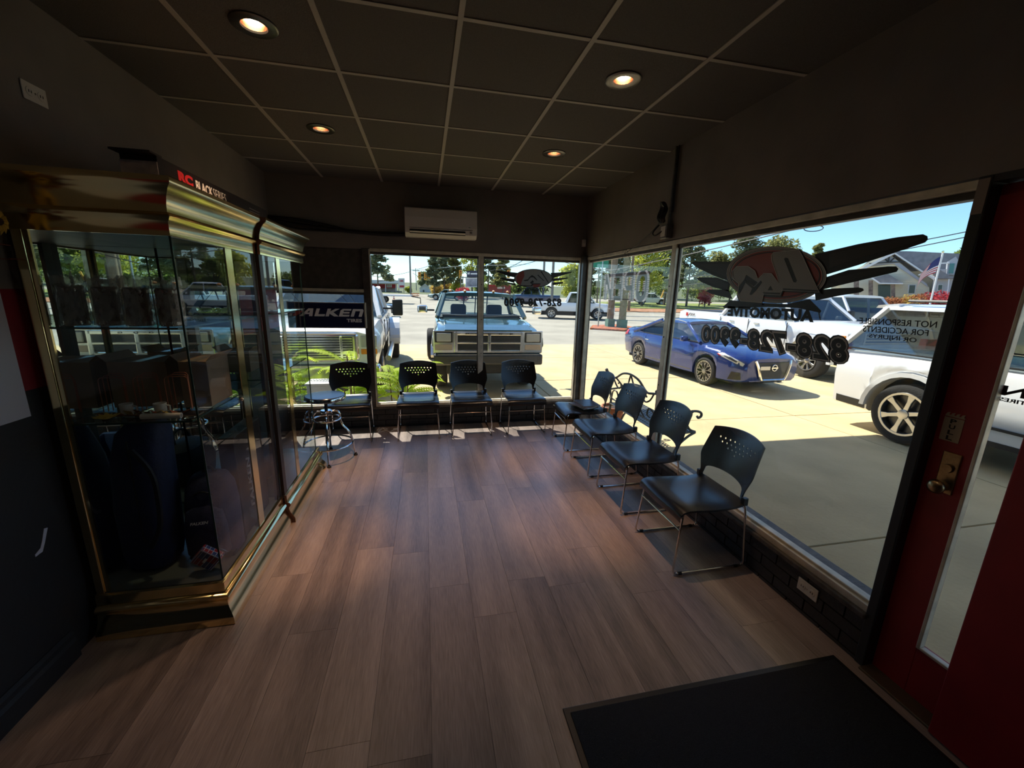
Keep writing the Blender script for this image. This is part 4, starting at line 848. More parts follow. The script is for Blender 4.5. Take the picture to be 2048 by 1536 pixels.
def patch(nm, m, par, st, pts, s, off=.006, arches=(), n=5):
    """piece laid over the hull: pts are four corners (x, ring position 0..6) in order"""
    def P(x, k, o):
        h = half_ring(st, x, arches); i = min(5, int(k)); u = k-i; a = (h[i][0]+(h[i+1][0]-h[i][0])*u, h[i][1]+(h[i+1][1]-h[i][1])*u); d = Vector((h[i+1][1]-h[i][1], -(h[i+1][0]-h[i][0]))).normalized()
        return (x+(o if x > 2 else 0), s*(a[0]+d.x*o), a[1]+d.y*o)
    (xa, ka), (xb, kb), (xc, kc), (xd, kd) = pts; R = []
    for o in (off, -.02):
        for j in range(n+1):
            v = j/n; R.append([P(xa+(xb-xa)*u+((xd+(xc-xd)*u)-(xa+(xb-xa)*u))*v, ka+(kb-ka)*u+((kd+(kc-kd)*u)-(ka+(kb-ka)*u))*v, o) for u in [i/n for i in range(n+1)]])
    b = MB(); q = n+1; V = [p for r in R for p in r]; F = []
    for l in (0, 1):
        for j in range(n):
            for i in range(n): z = l*q*q+j*q+i; F.append((z, z+1, z+q+1, z+q))
    e = [i for i in range(q)]+[j*q+n for j in range(1, q)]+[n*q+i for i in range(n-1, -1, -1)]+[j*q for j in range(n-1, 0, -1)]
    for i in range(len(e)): a_, c_ = e[i], e[(i+1) % len(e)]; F.append((a_, c_, c_+q*q, a_+q*q))
    b.v = V; b.f = F; return b.build(nm, m, par)
def arch_flare(par, m, x, zc, R, y0, y1, w_=.07):
    pts = [(R*math.cos(a), R*math.sin(a)) for a in [math.pi*k/14 for k in range(15)]]+[((R+w_)*math.cos(a), (R+w_)*math.sin(a)) for a in [math.pi-math.pi*k/14 for k in range(15)]]
    return MB().prism(pts, lambda a, b: (x+a, y0, zc+b), lambda a, b: (x+a, y1, zc+b)).build('wheel_flare', m, par)
def wheel(par, x, y, r, w_, rim=.68, spokes=6, m=None, style='spoke', out=1):
    """tyre with rim and spokes; out=+1/-1 is the outer side"""
    c = (x, y, r); o = out
    t = MB().lathe([(r*rim, -w_/2*.9), (r*.86, -w_/2), (r*.97, -w_/2*.85), (r, -w_/2*.6), (r, w_/2*.6), (r*.97, w_/2*.85), (r*.86, w_/2), (r*rim, w_/2*.9), (r*rim, -w_/2*.9)], c=c, axis='y', n=36).build('tyre', M_TIRE, par, smooth=True)
    f = o*w_/2; m = m or M_RIM; rr = r*rim
    MB().lathe([(rr, f*.92), (rr*.97, f*.98), (rr*.9, f*.9), (rr*.86, f*.3), (rr*.3, f*.25), (.001, f*.25)], c=c, axis='y', n=32).build('rim_barrel', M_RIMD if style != 'steel' else m, t, smooth=True)
    MB().lathe([(rr*.995, f*.93), (rr*.99, f*1.0), (rr*.9, f*.98), (rr*.885, f*.9)], c=c, axis='y', n=32).build('rim_lip', m, t, smooth=True)
    for k in range(spokes):
        a = 2*math.pi*k/spokes+.3
        def P(u, v, d): return (x+(u*math.cos(a)-v*math.sin(a)), y+d, r+(u*math.sin(a)+v*math.cos(a)))
        if style == 'mesh':
            for s in (-1, 1):
                q = [(rr*.12, -.012), (rr*.55, -.012), (rr*.92, s*rr*.16-.012), (rr*.92, s*rr*.16+.012), (rr*.55, .012), (rr*.12, .012)]
                MB().prism(q, lambda u, v: P(u, v, f*.93), lambda u, v: P(u, v, f*.75)).build('spoke', m, t)
        else:
            q = [(rr*.15, -rr*.1), (rr*.6, -rr*.09), (rr*.93, -rr*.16), (rr*.93, rr*.16), (rr*.6, rr*.09), (rr*.15, rr*.1)]
            MB().prism(q, lambda u, v: P(u, v, f*(.93-.1*(1-u/rr))), lambda u, v: P(u, v, f*.65)).build('spoke', m, t, bevel=.004, seg=1)
    MB().lathe([(rr*.24, f*.7), (rr*.22, f*.93), (rr*.1, f*.97), (.001, f*.97)], c=c, axis='y', n=18).build('hub_cap', m, t, smooth=True)
    return t
def cab(par, pm, a0, a1, a2, a3, zb, zr, wa, wr_, splits=(), glass=None, pil=.045, rear=True):
    """greenhouse: windscreen base a0, roof a1..a2, rear base a3 (x decreasing), belt zb to roof zr; splits = pillar positions along x"""
    g = glass or M_CARG
    def side(x, z, s, e=0):
        u = (z-zb)/(zr-zb); return (x, s*(wa+(wr_-wa)*u+e), z)
    def fx(u): return a0+(a1-a0)*u
    def rx(u): return a3+(a2-a3)*u
    MB().add([(a0, -wa, zb), (a0+.05, 0, zb), (a0, wa, zb), (a1, wr_, zr), (a1+.03, 0, zr+.01), (a1, -wr_, zr)], [(0, 1, 4, 5), (1, 2, 3, 4)]).build('windscreen', g, par)
    if rear: MB().add([(a3, -wa, zb), (a3, wa, zb), (a2, wr_, zr), (a2, -wr_, zr)], [(0, 1, 2, 3)]).build('rear_window', g, par)
    cuts = [None]+list(splits)+[None]
    for s in (-1, 1):
        for i in range(len(cuts)-1):
            t_, b_ = (a1, a0) if cuts[i] is None else (cuts[i], cuts[i]); t2, b2 = (a2, a3) if cuts[i+1] is None else (cuts[i+1], cuts[i+1])
            MB().add([side(b_, zb, s), side(b2, zb, s), side(t2, zr, s), side(t_, zr, s)], [(0, 1, 2, 3)]).build('side_window', g, par)
        for x in splits: MB().tube([side(x, zb-.01, s), side(x, zr, s)], pil*.9, 6).build('pillar', pm, par, smooth=True)
        MB().tube([side(a0+.01, zb-.01, s), side(a1, zr, s)], pil, 6).build('pillar', pm, par, smooth=True); MB().tube([side(a3, zb-.01, s), side(a2, zr, s)], pil*1.4, 6).build('pillar', pm, par, smooth=True)
        MB().tube([side(a0, zb, s, .004), side(a3, zb, s, .004)], .012, 5).build('belt_trim', M_TRIM, par)
    rings = []
    n = 8
    for k in range(n+1):
        u = k/n; x = a1+.06+(a2-.06-a1-.06)*u if a1 > a2 else 0; cr = .05*math.sin(math.pi*min(1, .12+u*.76))
        h = [(wr_+.035, zr-.03), (wr_+.03, zr+.005), (wr_*.85, zr+.02+cr*.6), (wr_*.4, zr+.03+cr)]
        rings.append([(x, -a, z) for a, z in h]+[(x, a, z) for a, z in reversed(h)])
    return MB().loft(rings).build('roof', pm, par, smooth=True)
def mirror(par, m, x, y, z, s, sx=.1, sy=.2, sz=.16, arm=.1):
    q = MB().box(x-sx/2, x+sx/2, s*(y+arm)-(sy if s < 0 else 0), s*(y+arm)+(sy if s > 0 else 0), z-sz/2, z+sz/2).build('wing_mirror', m, par, bevel=.03, seg=3, smooth=True)
    MB().tube([(x, s*(y-.02), z-.02), (x, s*(y+arm+.02), z-.02)], .02, 6).build('mirror_arm', M_TRIM, q)
def seats(par, xs, zb, w_):
    for x in xs:
        for s in (-1, 1): MB().box(x-.08, x+.08, s*w_-.18, s*w_+.18, zb-.25, zb+.08).build('seat_back', M_INT, par, bevel=.06, seg=3)
def slats(par, m, x, y0, y1, z0, z1, n, t=.012, nm='grille_slat'):
    for k in range(n):
        z = z0+(z1-z0)*(k+.5)/n; box(nm, m, par, x-.01, x+.012, y0, y1, z-t/2, z+t/2)
# ---- old chrome-faced pickup facing the window
def place(t, x, y, ang, z=GZ, sc=1.): t.location = (x, y, z); t.rotation_euler = (0, 0, ang); t.scale = (sc, sc, sc)
P_TEAL = paint('teal', (.055, .115, .12), .2, .35); P_WHITE = paint('white', (.78, .79, .8), .25); P_BLUE = paint('blue', (.012, .032, .17), .2, .3); P_NAVY = paint('navy', (.02, .035, .09), .3); P_GREEN = paint('sage', (.2, .3, .3), .3); P_DGRY = paint('charcoal', (.04, .045, .05), .3)
t = thing('pickup_truck', 'teal old pickup with chrome grille and amber roof lamps', 'truck')
# front at x=+2.75
st = [(-2.95, .62, 1.1, 1.22, .88, .96, .93), (-.3, .62, 1.1, 1.22, .9, .98, .95), (-.25, .58, 1.15, 1.34, .9, .98, .95), (1.35, .58, 1.15, 1.34, .9, .98, .93), (1.8, .6, 1.12, 1.33, .92, 1.0, .9), (2.55, .68, 1.1, 1.25, .93, 1.01, .86), (2.72, .74, 1.08, 1.2, .93, 1.0, .86)]
hull(st, [(1.75, .42, .55), (-1.75, .42, .55)]).build('body', P_TEAL, t, smooth=True, angle=35)
MB().prism([(2.73, 1.19), (2.735, 1.215), (2.4, 1.285), (1.4, 1.35), (1.4, 1.32), (2.4, 1.25)], lambda x, z: (x, -.78, z), lambda x, z: (x, .78, z)).build('bonnet', P_TEAL, t, bevel=.01)
box('underbody', M_DARK, t, -2.8, 2.5, -.72, .72, .42, .9)
cab(t, P_TEAL, 1.45, .95, .05, -.2, 1.36, 1.8, .9, .74, (), M_CARC, .05)
box('cab_floor', M_INT, t, -.2, 1.3, -.85, .85, 1.0, 1.345); seats(t, (.25,), 1.5, .42); box('dashboard', M_INT, t, 1.1, 1.45, -.8, .8, 1.33, 1.4)
for y in (-.28, 0, .28): MB().tube([(-.17, y, 1.36), (.07, y, 1.79)], .014, 5).build('rear_divider', M_TRIM, t)
fc = 2.74
fr = box('chrome_face', M_CCH, t, fc-.04, fc, -.98, .98, .80, 1.2, bevel=.015)
g = box('grille_back', M_TRIM, t, fc-.02, fc+.012, -.57, .57, .86, 1.13, bevel=.005)
for y0, y1, z0, z1 in ((-.6, .6, 1.125, 1.18), (-.6, .6, .815, .85), (-.62, -.555, .815, 1.18), (.555, .62, .815, 1.18), (-.03, .03, .83, 1.15), (-.58, .58, .975, 1.01)): box('grille_bar', M_CCH, t, fc-.01, fc+.04, y0, y1, z0, z1, bevel=.01)
for y0, y1 in ((-.555, -.03), (.03, .555)):
    for z0, z1 in ((.855, .975), (1.01, 1.12)): slats(g, M_RIMD, fc+.012, y0, y1, z0, z1, 5)
for k, ch in enumerate('DODGE'):
    link('letter', xform(fit_text(ch, .06, .028, bold=.04), lambda c, k=k: Vector((fc+.042+c.z*.3, -.42+k*.195+c.x, 1.137+c.y))), M_INK, t)
for s in (-1, 1):
    hb = box('lamp_surround', M_TRIM, t, fc-.02, fc+.012, min(s*.64, s*.95), max(s*.64, s*.95), .99, 1.18, bevel=.02); MB().box(fc, fc+.03, min(s*.67, s*.92), max(s*.67, s*.92), 1.01, 1.16).build('headlamp', M_LENS, hb, bevel=.02, seg=3)
    box('side_lamp', mat('lamp_smoke', (.45, .36, .28), .3), t, fc-.01, fc+.008, min(s*.65, s*.95), max(s*.65, s*.95), .86, .96, bevel=.01)
    mirror(t, M_CCH, 1.3, .98, 1.5, s, .08, .2, .15, .12)
    MB().lathe([(.45, 0), (.52, 0)], n=4).build('x', M_TRIM, t) if 0 else None
    wheel(t, 1.75, s*.84, .42, .24, .55, 8, M_RIM, 'steel', s); wheel(t, -1.75, s*.78, .42, .24, .55, 8, M_RIM, 'steel', s); wheel(t, -1.75, s*1.08, .42, .24, .55, 8, M_RIM, 'steel', s)
    MB().tube([(1.55, s*.55, 1.395), (1.62, s*.28, 1.38), (1.6, s*.0+.03, 1.37)], .01, 5).build('wiper', M_TRIM, t)
    MB().prism([(2.2, .9), (2.4, .72), (2.32, .66), (2.1, .84)], lambda x, z: (x, s*.98, z), lambda x, z: (x, s*1.03, z)).build('mud_flap', M_RIM, t)
bmp = box('bumper', M_RIMD, t, fc-.1, fc+.1, -.97, .97, .6, .79, bevel=.03, seg=3); box('bumper_step', M_RIM, t, fc+.02, fc+.09, -.9, .9, .785, .795)
box('skid_panel', M_TRIM, t, fc-.25, fc-.05, -.75, .75, .42, .6, bevel=.02); MB().tube([(1.75, -.7, .42), (1.75, .7, .42)], .07, 8).build('axle', M_DARK, t)
for k in range(5): MB().ball((.9, -.62+.31*k, 1.88), .035, 8, 5, (1.6, 1, .8)).build('roof_lamp', M_AMB, t)
place(t, 1.16+.02, 7.03+2.78, -math.pi/2-.03)
# ---- white dual-wheel pickup left of it
t = thing('pickup_truck', 'white dual-wheel pickup with chrome grille behind the tyre sign', 'truck')
st = [(-3.1, .65, 1.2, 1.42, .92, 1.0, .97), (-1.0, .62, 1.2, 1.42, .93, 1.01, .97), (-.95, .6, 1.2, 1.36, .93, 1.01, .97), (1.55, .6, 1.2, 1.36, .93, 1.01, .96), (2.0, .62, 1.18, 1.36, .94, 1.02, .9), (2.75, .62, 1.1, 1.28, .94, 1.0, .85), (2.95, .7, 1.0, 1.2, .9, .96, .82)]
hull(st, [(2.0, .42, .53), (-2.0, .42, .53)]).build('body', P_WHITE, t, smooth=True, angle=35); box('underbody', M_DARK, t, -2.9, 2.7, -.75, .75, .4, .9)
cab(t, P_WHITE, 1.65, .95, -.6, -.95, 1.37, 1.9, .93, .78, (.1,), M_CARG, .05)
fc = 2.96
box('grille_surround', M_CCH, t, fc-.1, fc+.03, -.68, .68, .72, 1.2, bevel=.1, seg=4); g = box('grille_back', M_RIMD, t, fc-.02, fc+.035, -.6, .6, .78, 1.14, bevel=.03, seg=3); slats(g, M_CCH, fc+.04, -.58, .58, .8, 1.12, 8, .02)
for y in (-.42, .42): box('grille_bar', M_CCH, t, fc+.02, fc+.055, y-.02, y+.02, .78, 1.14, bevel=.005)
for s in (-1, 1):
    box('headlamp', M_LENS, t, fc-.12, fc+.0, min(s*.7, s*.95), max(s*.7, s*.95), .95, 1.15, bevel=.02); box('indicator', M_AMB, t, fc-.12, fc+.002, min(s*.7, s*.95), max(s*.7, s*.95), .84, .93, bevel=.015)
    mirror(t, M_TRIM, 1.2, 1.0, 1.52, s, .1, .2, .32, .16)
    for x, ww in ((2.0, (.86,)), (-2.0, (.78, 1.08))):
        for yy in ww: wheel(t, x, s*yy, .42, .25, .58, 8, M_RIM, 'spoke', s)
    MB().prism([(-2.62, .62)]+[(-2.0+.62*math.cos(a), .5+.62*math.sin(a)) for a in [math.pi-math.pi*k/10 for k in range(11)]]+[(-1.38, .62), (-1.42, .9), (-1.55, 1.2), (-2.0, 1.3), (-2.45, 1.2), (-2.58, .9)][0:1]+[(-1.46, .52)]+[(-2.0+.54*math.cos(a), .45+.54*math.sin(a)) for a in [math.pi*k/10 for k in range(11)]]+[(-2.54, .52)], lambda x, z: (x, s*.98, z), lambda x, z: (x, s*1.24, z-.0)).build('flared_fender', P_WHITE, t)
    for x in (.55, -.35): box('door_handle', M_CCH, t, x-.07, x+.07, s*1.015-.01, s*1.015+.02, 1.2, 1.24, bevel=.005)
    for x in (1.45, .1, -.85): box('door_seam', M_DARK, t, x-.006, x+.006, s*1.005-.006, s*1.005+.008, .72, 1.3)
    MB().tube([(1.4, s*1.05, .52), (-1.2, s*1.05, .52)], .06, 8).build('running_board', M_CCH, t, smooth=True)
box('bumper', M_CCH, t, fc-.1, fc+.12, -1.0, 1.0, .44, .68, bevel=.05, seg=3); box('number_plate', mat('plate_blue', (.05, .1, .4), .4), t, fc+.12, fc+.125, .5, .85, .5, .62)
place(t, -1.99+.13, 6.72+2.98, -math.pi/2+.045)
# ---- blue saloon
t = thing('saloon_car', 'blue saloon car with black wheels parked on the apron', 'car')
st = [(-2.44, .45, .8, .98, .62, .7, .55), (-2.36, .36, .84, 1.05, .76, .82, .66), (-2.2, .3, .88, 1.08, .84, .89, .74), (-1.7, .24, .9, 1.07, .88, .92, .8), (-1.0, .22, .9, 1.0, .9, .925, .84), (.6, .2, .88, .98, .9, .925, .84), (1.1, .21, .86, .98, .9, .925, .82), (1.7, .22, .82, .94, .89, .915, .8), (2.1, .23, .77, .88, .85, .885, .74), (2.3, .25, .72, .82, .77, .81, .66), (2.42, .28, .66, .77, .62, .68, .52)]
AR = [(1.41, .33, .385), (-1.41, .33, .385)]
hull(st, AR).build('body', P_BLUE, t, smooth=True, angle=42); box('underbody', M_DARK, t, -2.2, 2.1, -.7, .7, .17, .7)
cab(t, P_BLUE, 1.12, .3, -.75, -1.75, .985, 1.385, .85, .61, (-.28,), M_CARG, .04)
M_GUN = mat('rim_gun', (.3, .29, .28), .3, .9)
for s in (-1, 1):
    for x in (1.41, -1.41): wheel(t, x, s*.79, .335, .22, .76, 10, M_GUN, 'mesh', s)
    mirror(t, P_BLUE, .75, .88, 1.03, s, .12, .17, .13, .06)
    hl = patch('headlamp', M_LENS, t, st, [(1.78, 2.95), (2.36, 2.55), (2.38, 2.95), (1.9, 3.5)], s, .008, AR)
    patch('lamp_core', M_TRIM, hl, st, [(1.95, 2.98), (2.25, 2.75), (2.27, 2.92), (1.98, 3.22)], s, .012, AR); patch('indicator', M_TAIL, t, st, [(1.76, 2.96), (1.86, 2.9), (1.95, 3.4), (1.88, 3.45)], s, .012, AR)
    patch('fog_lamp', M_TRIM, t, st, [(2.1, 1.1), (2.34, 1.1), (2.34, 1.75), (2.18, 1.75)], s, .008, AR); patch('tail_lamp', M_TAIL, t, st, [(-2.42, 2.7), (-2.08, 2.9), (-2.1, 3.7), (-2.42, 3.7)], s, .008, AR)
    for x in (.12, -.98): box('door_handle', M_CCH, t, x-.08, x+.08, s*.918-.006, s*.918+.018, .8, .825, bevel=.005)
    for x in (.98, -.28, -1.06): patch('door_seam', M_DARK, t, st, [(x-.005, .9), (x+.005, .9), (x+.005, 4), (x-.005, 4)], s, .002, AR, 3)
    patch('body_crease', P_DGRY, t, st, [(-.98, 1.15), (.95, 1.15), (.95, 1.2), (-.98, 1.22)], s, .003, AR); patch('body_crease', P_NAVY, t, st, [(-2.0, 2.05), (1.7, 2.05), (1.7, 2.1), (-2.0, 2.1)], s, .004, AR, 8)
    MB().tube(smooth_path([(1.05, s*.86, .995), (.3, s*.625, 1.39), (-.75, s*.625, 1.39), (-1.7, s*.85, 1.0)], 5), .012, 5).build('window_trim', M_CCH, t)
    MB().tube(smooth_path([(2.42, s*.47, .735), (2.46, s*.42, .6), (2.47, s*.33, .36), (2.47, s*.28, .32)], 4), .028, 6).build('grille_vee', M_CCH, t, smooth=True)
MB().hexa([(2.445, -.44, .70), (2.445, .44, .70), (2.465, .3, .33), (2.465, -.3, .33)], [(2.33, -.44, .70), (2.33, .44, .70), (2.33, .3, .33), (2.33, -.3, .33)]).build('grille', M_TRIM, t); MB().tube([(2.47, -.29, .32), (2.47, .29, .32)], .026, 6).build('grille_vee', M_CCH, t)
MB().tube([(2.475, .065*math.cos(q), .585+.065*math.sin(q)) for q in [2*math.pi*k/20 for k in range(20)]], .011, 6, closed=True).build('emblem_ring', M_CCH, t); box('emblem_bar', M_CCH, t, 2.46, 2.485, -.085, .085, .572, .598); box('number_plate', M_RIM, t, 2.455, 2.47, -.37, -.11, .54, .62)
SCB = .92
place(t, 5.91+.79*SCB+.02, 8.9, -math.pi/2+.055, GZ, SCB)
# ---- white crew-cab pickup behind the saloon
t = thing('pickup_truck', 'white crew-cab pickup with red bed decal behind the blue saloon', 'truck')
st = [(-3.25, .65, 1.15, 1.42, .92, 1.0, .97), (-1.25, .62, 1.15, 1.42, .93, 1.01, .97), (-1.2, .6, 1.2, 1.36, .93, 1.01, .97), (1.4, .6, 1.2, 1.36, .93, 1.01, .96), (2.0, .62, 1.18, 1.38, .94, 1.02, .9), (2.85, .62, 1.12, 1.32, .94, 1.0, .85), (3.0, .7, 1.02, 1.25, .9, .96, .82)]
hull(st, [(2.05, .43, .56), (-2.1, .43, .56)]).build('body', P_WHITE, t, smooth=True, angle=35); box('underbody', M_DARK, t, -3, 2.8, -.75, .75, .4, .9)
box('bed_well', M_TRIM, t, -3.15, -1.35, -.8, .8, 1.43, 1.436)
cab(t, P_WHITE, 1.5, .8, -.75, -1.1, 1.37, 1.92, .93, .78, (.05,), M_CARG, .05)
for s in (-1, 1):
    for x in (2.05, -2.1): wheel(t, x, s*.86, .43, .28, .58, 8, M_RIM, 'spoke', s)
    mirror(t, M_TRIM, 1.15, 1.0, 1.5, s, .1, .18, .25, .12)
    for x in (2.05, -2.1): arch_flare(t, P_WHITE, x, .43, .56, s*.93, s*1.06, .08)
    box('headlamp', M_LENS, t, 2.9, 3.02, min(s*.7, s*.98), max(s*.7, s*.98), .98, 1.18, bevel=.02); box('marker_lamp', M_AMB, t, 2.78, 2.9, s*1.0-.02, s*1.0+.01, 1.0, 1.12, bevel=.01)
    for x in (.35, -.6): box('door_handle', M_CCH, t, x-.08, x+.08, s*1.015-.01, s*1.015+.02, 1.18, 1.22, bevel=.005)
    for x in (1.35, .05, -1.1): box('door_seam', M_DARK, t, x-.006, x+.006, s*1.005-.006, s*1.005+.008, .72, 1.3)
    wid = link('decal', xform(fit_text('FX4', .32, .09, bold=.04, shear=.2), lambda c, s=s: Vector((-2.7+c.x if s < 0 else -2.4-c.x, s*1.004+c.z*.3, 1.24+c.y))), mat('decal_grey', (.15, .12, .12), .5), t); box('decal_patch', M_TAIL, t, -2.86 if s < 0 else -2.35, -2.76 if s < 0 else -2.25, s*1.002-.003, s*1.002+.003, 1.22, 1.34)
box('bumper', M_CCH, t, 2.9, 3.15, -1.0, 1.0, .5, .72, bevel=.05, seg=3); box('grille', M_CCH, t, 2.95, 3.04, -.65, .65, .78, 1.22, bevel=.03, seg=3)
slats(t, M_TRIM, 3.045, -.6, .6, .82, 1.18, 5, .04)
place(t, 9.24+.86, 8.04+2.05, -math.pi/2)
# ---- white large SUV by the door
t = thing('suv', 'white large SUV parked outside the red door', 'car')
st = [(-2.6, .42, 1.0, 1.15, .78, .86, .8), (-2.5, .32, 1.06, 1.2, .92, .98, .9), (-1.5, .3, 1.08, 1.2, .97, 1.02, .93), (1.3, .3, 1.08, 1.2, .97, 1.02, .93), (1.6, .3, 1.06, 1.19, .97, 1.02, .9), (2.4, .32, 1.0, 1.14, .95, .99, .82), (2.6, .42, .9, 1.08, .8, .86, .7)]
hull(st, [(1.5, .41, .5), (-1.47, .41, .5)]).build('body', P_WHITE, t, smooth=True, angle=40); box('underbody', M_DARK, t, -1.95, 2.2, -.8, .8, .3, .9)
cab(t, P_WHITE, 1.5, .8, -2.1, -2.5, 1.2, 1.8, .96, .76, (.05, -1.0), M_CARG, .035)
MB().hexa([(-2.28, -.72, 1.83), (-2.28, .72, 1.83), (-2.0, .74, 1.86), (-2.0, -.74, 1.86)], [(-2.32, -.7, 1.79), (-2.32, .7, 1.79), (-2.0, .72, 1.8), (-2.0, -.72, 1.8)]).build('rear_spoiler', P_WHITE, t)
for s in (-1, 1):
    for x in (1.5, -1.47): wheel(t, x, s*.88, .41, .28, .72, 6, M_RIM, 'spoke', s)
    MB().tube([(.5, s*.72, 1.9), (-1.9, s*.72, 1.9)], .02, 6).build('roof_rail', M_TRIM, t); mirror(t, P_WHITE, 1.1, .98, 1.28, s, .12, .2, .16, .06)
    for x in (.35, -.75): box('door_handle', M_RIM, t, x-.1, x+.1, s*1.02-.005, s*1.02+.025, 1.05, 1.085, bevel=.006)
    for x in (1.25, .0, -1.0): box('door_seam', M_DARK, t, x-.006, x+.006, s*1.015-.006, s*1.015+.008, .4, 1.14)
    box('side_moulding', M_TRIM, t, -1.0, 1.0, s*1.015-.01, s*1.015+.012, .5, .53); box('lower_cladding', M_TRIM, t, -.95, .95, s*.97-.01, s*.97+.02, .3, .36)
    MB().hexa([(-2.6, s*.7, .85), (-2.46, s*.97, .85), (-2.46, s*.97, 1.3), (-2.6, s*.75, 1.3)], [(-2.5, s*.7, .85), (-2.4, s*.9, .85), (-2.4, s*.9, 1.3), (-2.5, s*.75, 1.3)]).build('tail_lamp', M_TAIL, t)
    arch_flare(t, P_WHITE, 1.5, .41, .5, s*.93, s*1.03, .06); arch_flare(t, P_WHITE, -1.47, .41, .5, s*.93, s*1.03, .06)
    patch('bumper_lip', M_TRIM, t, st, [(-2.55, .95), (-2.0, .95), (-2.0, 1.25), (-2.55, 1.25)], s, .006)
place(t, 6.25+1.0, 3.98-1.47, -math.pi/2)
# ---- further vehicles
def simple(label, pm, kind, L_, H_, W_, x, y, ang, group=None, sc=1., z=None, name=None, cat=None):
    """smaller-in-view car with the same main parts; kind sedan / pickup / van"""
    t = thing(name or {'sedan': 'saloon_car', 'pickup': 'pickup_truck', 'van': 'van'}[kind], label, cat or {'sedan': 'car', 'pickup': 'truck', 'van': 'van'}[kind], group=group)
    w_ = W_/2; l = L_/2; r = .33 if kind == 'sedan' else .39; zb = H_*(.64 if kind == 'sedan' else .62)
    if kind == 'sedan': st = [(-l, .45, zb-.2, zb-.06, w_*.8, w_*.9, w_*.7), (-l+.15, .3, zb-.12, zb, w_*.95, w_, w_*.8), (-.9, .25, zb-.1, zb, w_*.97, w_, w_*.88), (.7, .25, zb-.1, zb, w_*.97, w_, w_*.88), (l-.3, .28, zb-.22, zb-.14, w_*.92, w_*.97, w_*.75), (l, .4, zb-.32, zb-.22, w_*.75, w_*.8, w_*.6)]
    else: st = [(-l, .55, zb-.15, zb, w_*.9, w_*.98, w_*.93), (l-1.5, .55, zb-.15, zb, w_*.93, w_, w_*.93), (l-.3, .55, zb-.22, zb-.07, w_*.92, w_*.98, w_*.85), (l, .62, zb-.32, zb-.14, w_*.85, w_*.9, w_*.75)]
    ax = (L_*.29, -L_*.3); hull(st, [(a, r, r*1.25) for a in ax]).build('body', pm, t, smooth=True, angle=38); box('underbody', M_DARK, t, -l+.2, l-.3, -w_*.75, w_*.75, .25, zb-.2)
    a = {'sedan': (.95, .25, -.85, -1.55, (-.25,)), 'pickup': (l-1.45, l-2.1, l-3.3, l-3.6, (l-2.6,)), 'van': (l-1.1, l-1.7, -l+.35, -l+.1, (.6, -.7))}[kind]
    cab(t, pm, a[0], a[1], a[2], a[3], zb, H_-.04, w_*.9, w_*.72, a[4], M_CARG, .04)
    for s in (-1, 1):
        for q in ax: wheel(t, q, s*(w_-.13), r, .22, .66, 6, M_RIM, 'spoke', s)
        mirror(t, pm, a[0]-.3, w_*.95, zb+.1, s, .1, .16, .13, .05)
        box('headlamp', M_LENS, t, l-.12, l-.01, min(s*w_*.5, s*w_*.8), max(s*w_*.5, s*w_*.8), zb-.38, zb-.24); box('tail_lamp', M_TAIL, t, -l-.005, -l+.1, min(s*w_*.7, s*w_*.93), max(s*w_*.7, s*w_*.93), zb-.4, zb-.18)
        box('door_handle', M_TRIM, t, a[4][0]+.15, a[4][0]+.3, s*w_-.01, s*w_+.015, zb-.16, zb-.12)
    box('bumper', M_TRIM if kind == 'sedan' else M_CCH, t, l-.08, l+.06, -w_*.85, w_*.85, .4, .55, bevel=.03); box('bumper', M_TRIM if kind == 'sedan' else M_CCH, t, -l-.06, -l+.08, -w_*.85, w_*.85, .42, .57, bevel=.03)
    place(t, x, y, ang, gz(x, y) if z is None else z, sc); return t
an = math.atan2(-1.05, 3.49)
a_, b_ = Vector((9.58, 29.67)), Vector((13.07, 28.62)); mid = (a_+b_)/2
simple('white pickup driving along the road beyond the poles', P_WHITE, 'pickup', 5.9, 1.98, 2.0, mid.x-.02, mid.y+.9, an)
p = atd(1068, 600, 47); simple('dark navy pickup on the road behind the white pickup', P_NAVY, 'pickup', 5.8, 2.15, 2.05, p.x, p.y, an+math.pi)
p = atd(893, 590, 58); simple('sage green saloon crossing the far junction', P_GREEN, 'sedan', 4.9, 1.42, 1.85, p.x, p.y, math.pi-.12)
p = atd(748, 585, 30); simple('charcoal car parked behind the white dual-wheel pickup', P_DGRY, 'sedan', 4.8, 1.5, 1.85, p.x-.9, p.y, .1)
p = atd(1303, 590, 62); simple('small white car on the road by the yellow guy guard', P_WHITE, 'sedan', 4.4, 1.55, 1.8, p.x, p.y, an)
simple('white van parked beside the crew-cab pickup', P_WHITE, 'van', 5.3, 2.05, 2.0, 13.0, 11.0, -math.pi/2)
# ================================================================ OUTSIDE
M_CONC = mat('concrete', (.62, .48, .26), .9, var=.14, scale=1.3, bump=.3, bscale=25); M_ASPH = mat('asphalt', (.35, .32, .25), .95, var=.18, scale=.5, bump=.4, bscale=20)
M_GRASS = mat('grass', (.2, .24, .05), .95, var=.35, scale=2, bump=.5, bscale=12); M_DIRT = mat('clay_dirt', (.36, .17, .08), .95, var=.4, scale=3); M_MULCH = mat('mulch', (.4, .12, .04), .95, var=.5, scale=6)
M_WOODP = mat('pole_wood', (.22, .16, .1), .9, var=.3, scale=6, stretch=(1, 1, .1)); M_POLEG = mat('pole_grey', (.2, .19, .17), .8)
gr = MB(); radii = [0, 3, 8, 14, 22, 32, 45, 60, 80, 110, 160, 260, 420]; NA = 48; vv = []
for r in radii:
    for k in range(NA):
        a = 2*math.pi*k/NA; x, y = r*math.cos(a), r*math.sin(a); vv.append((x, y, gz(x, y)-.03))
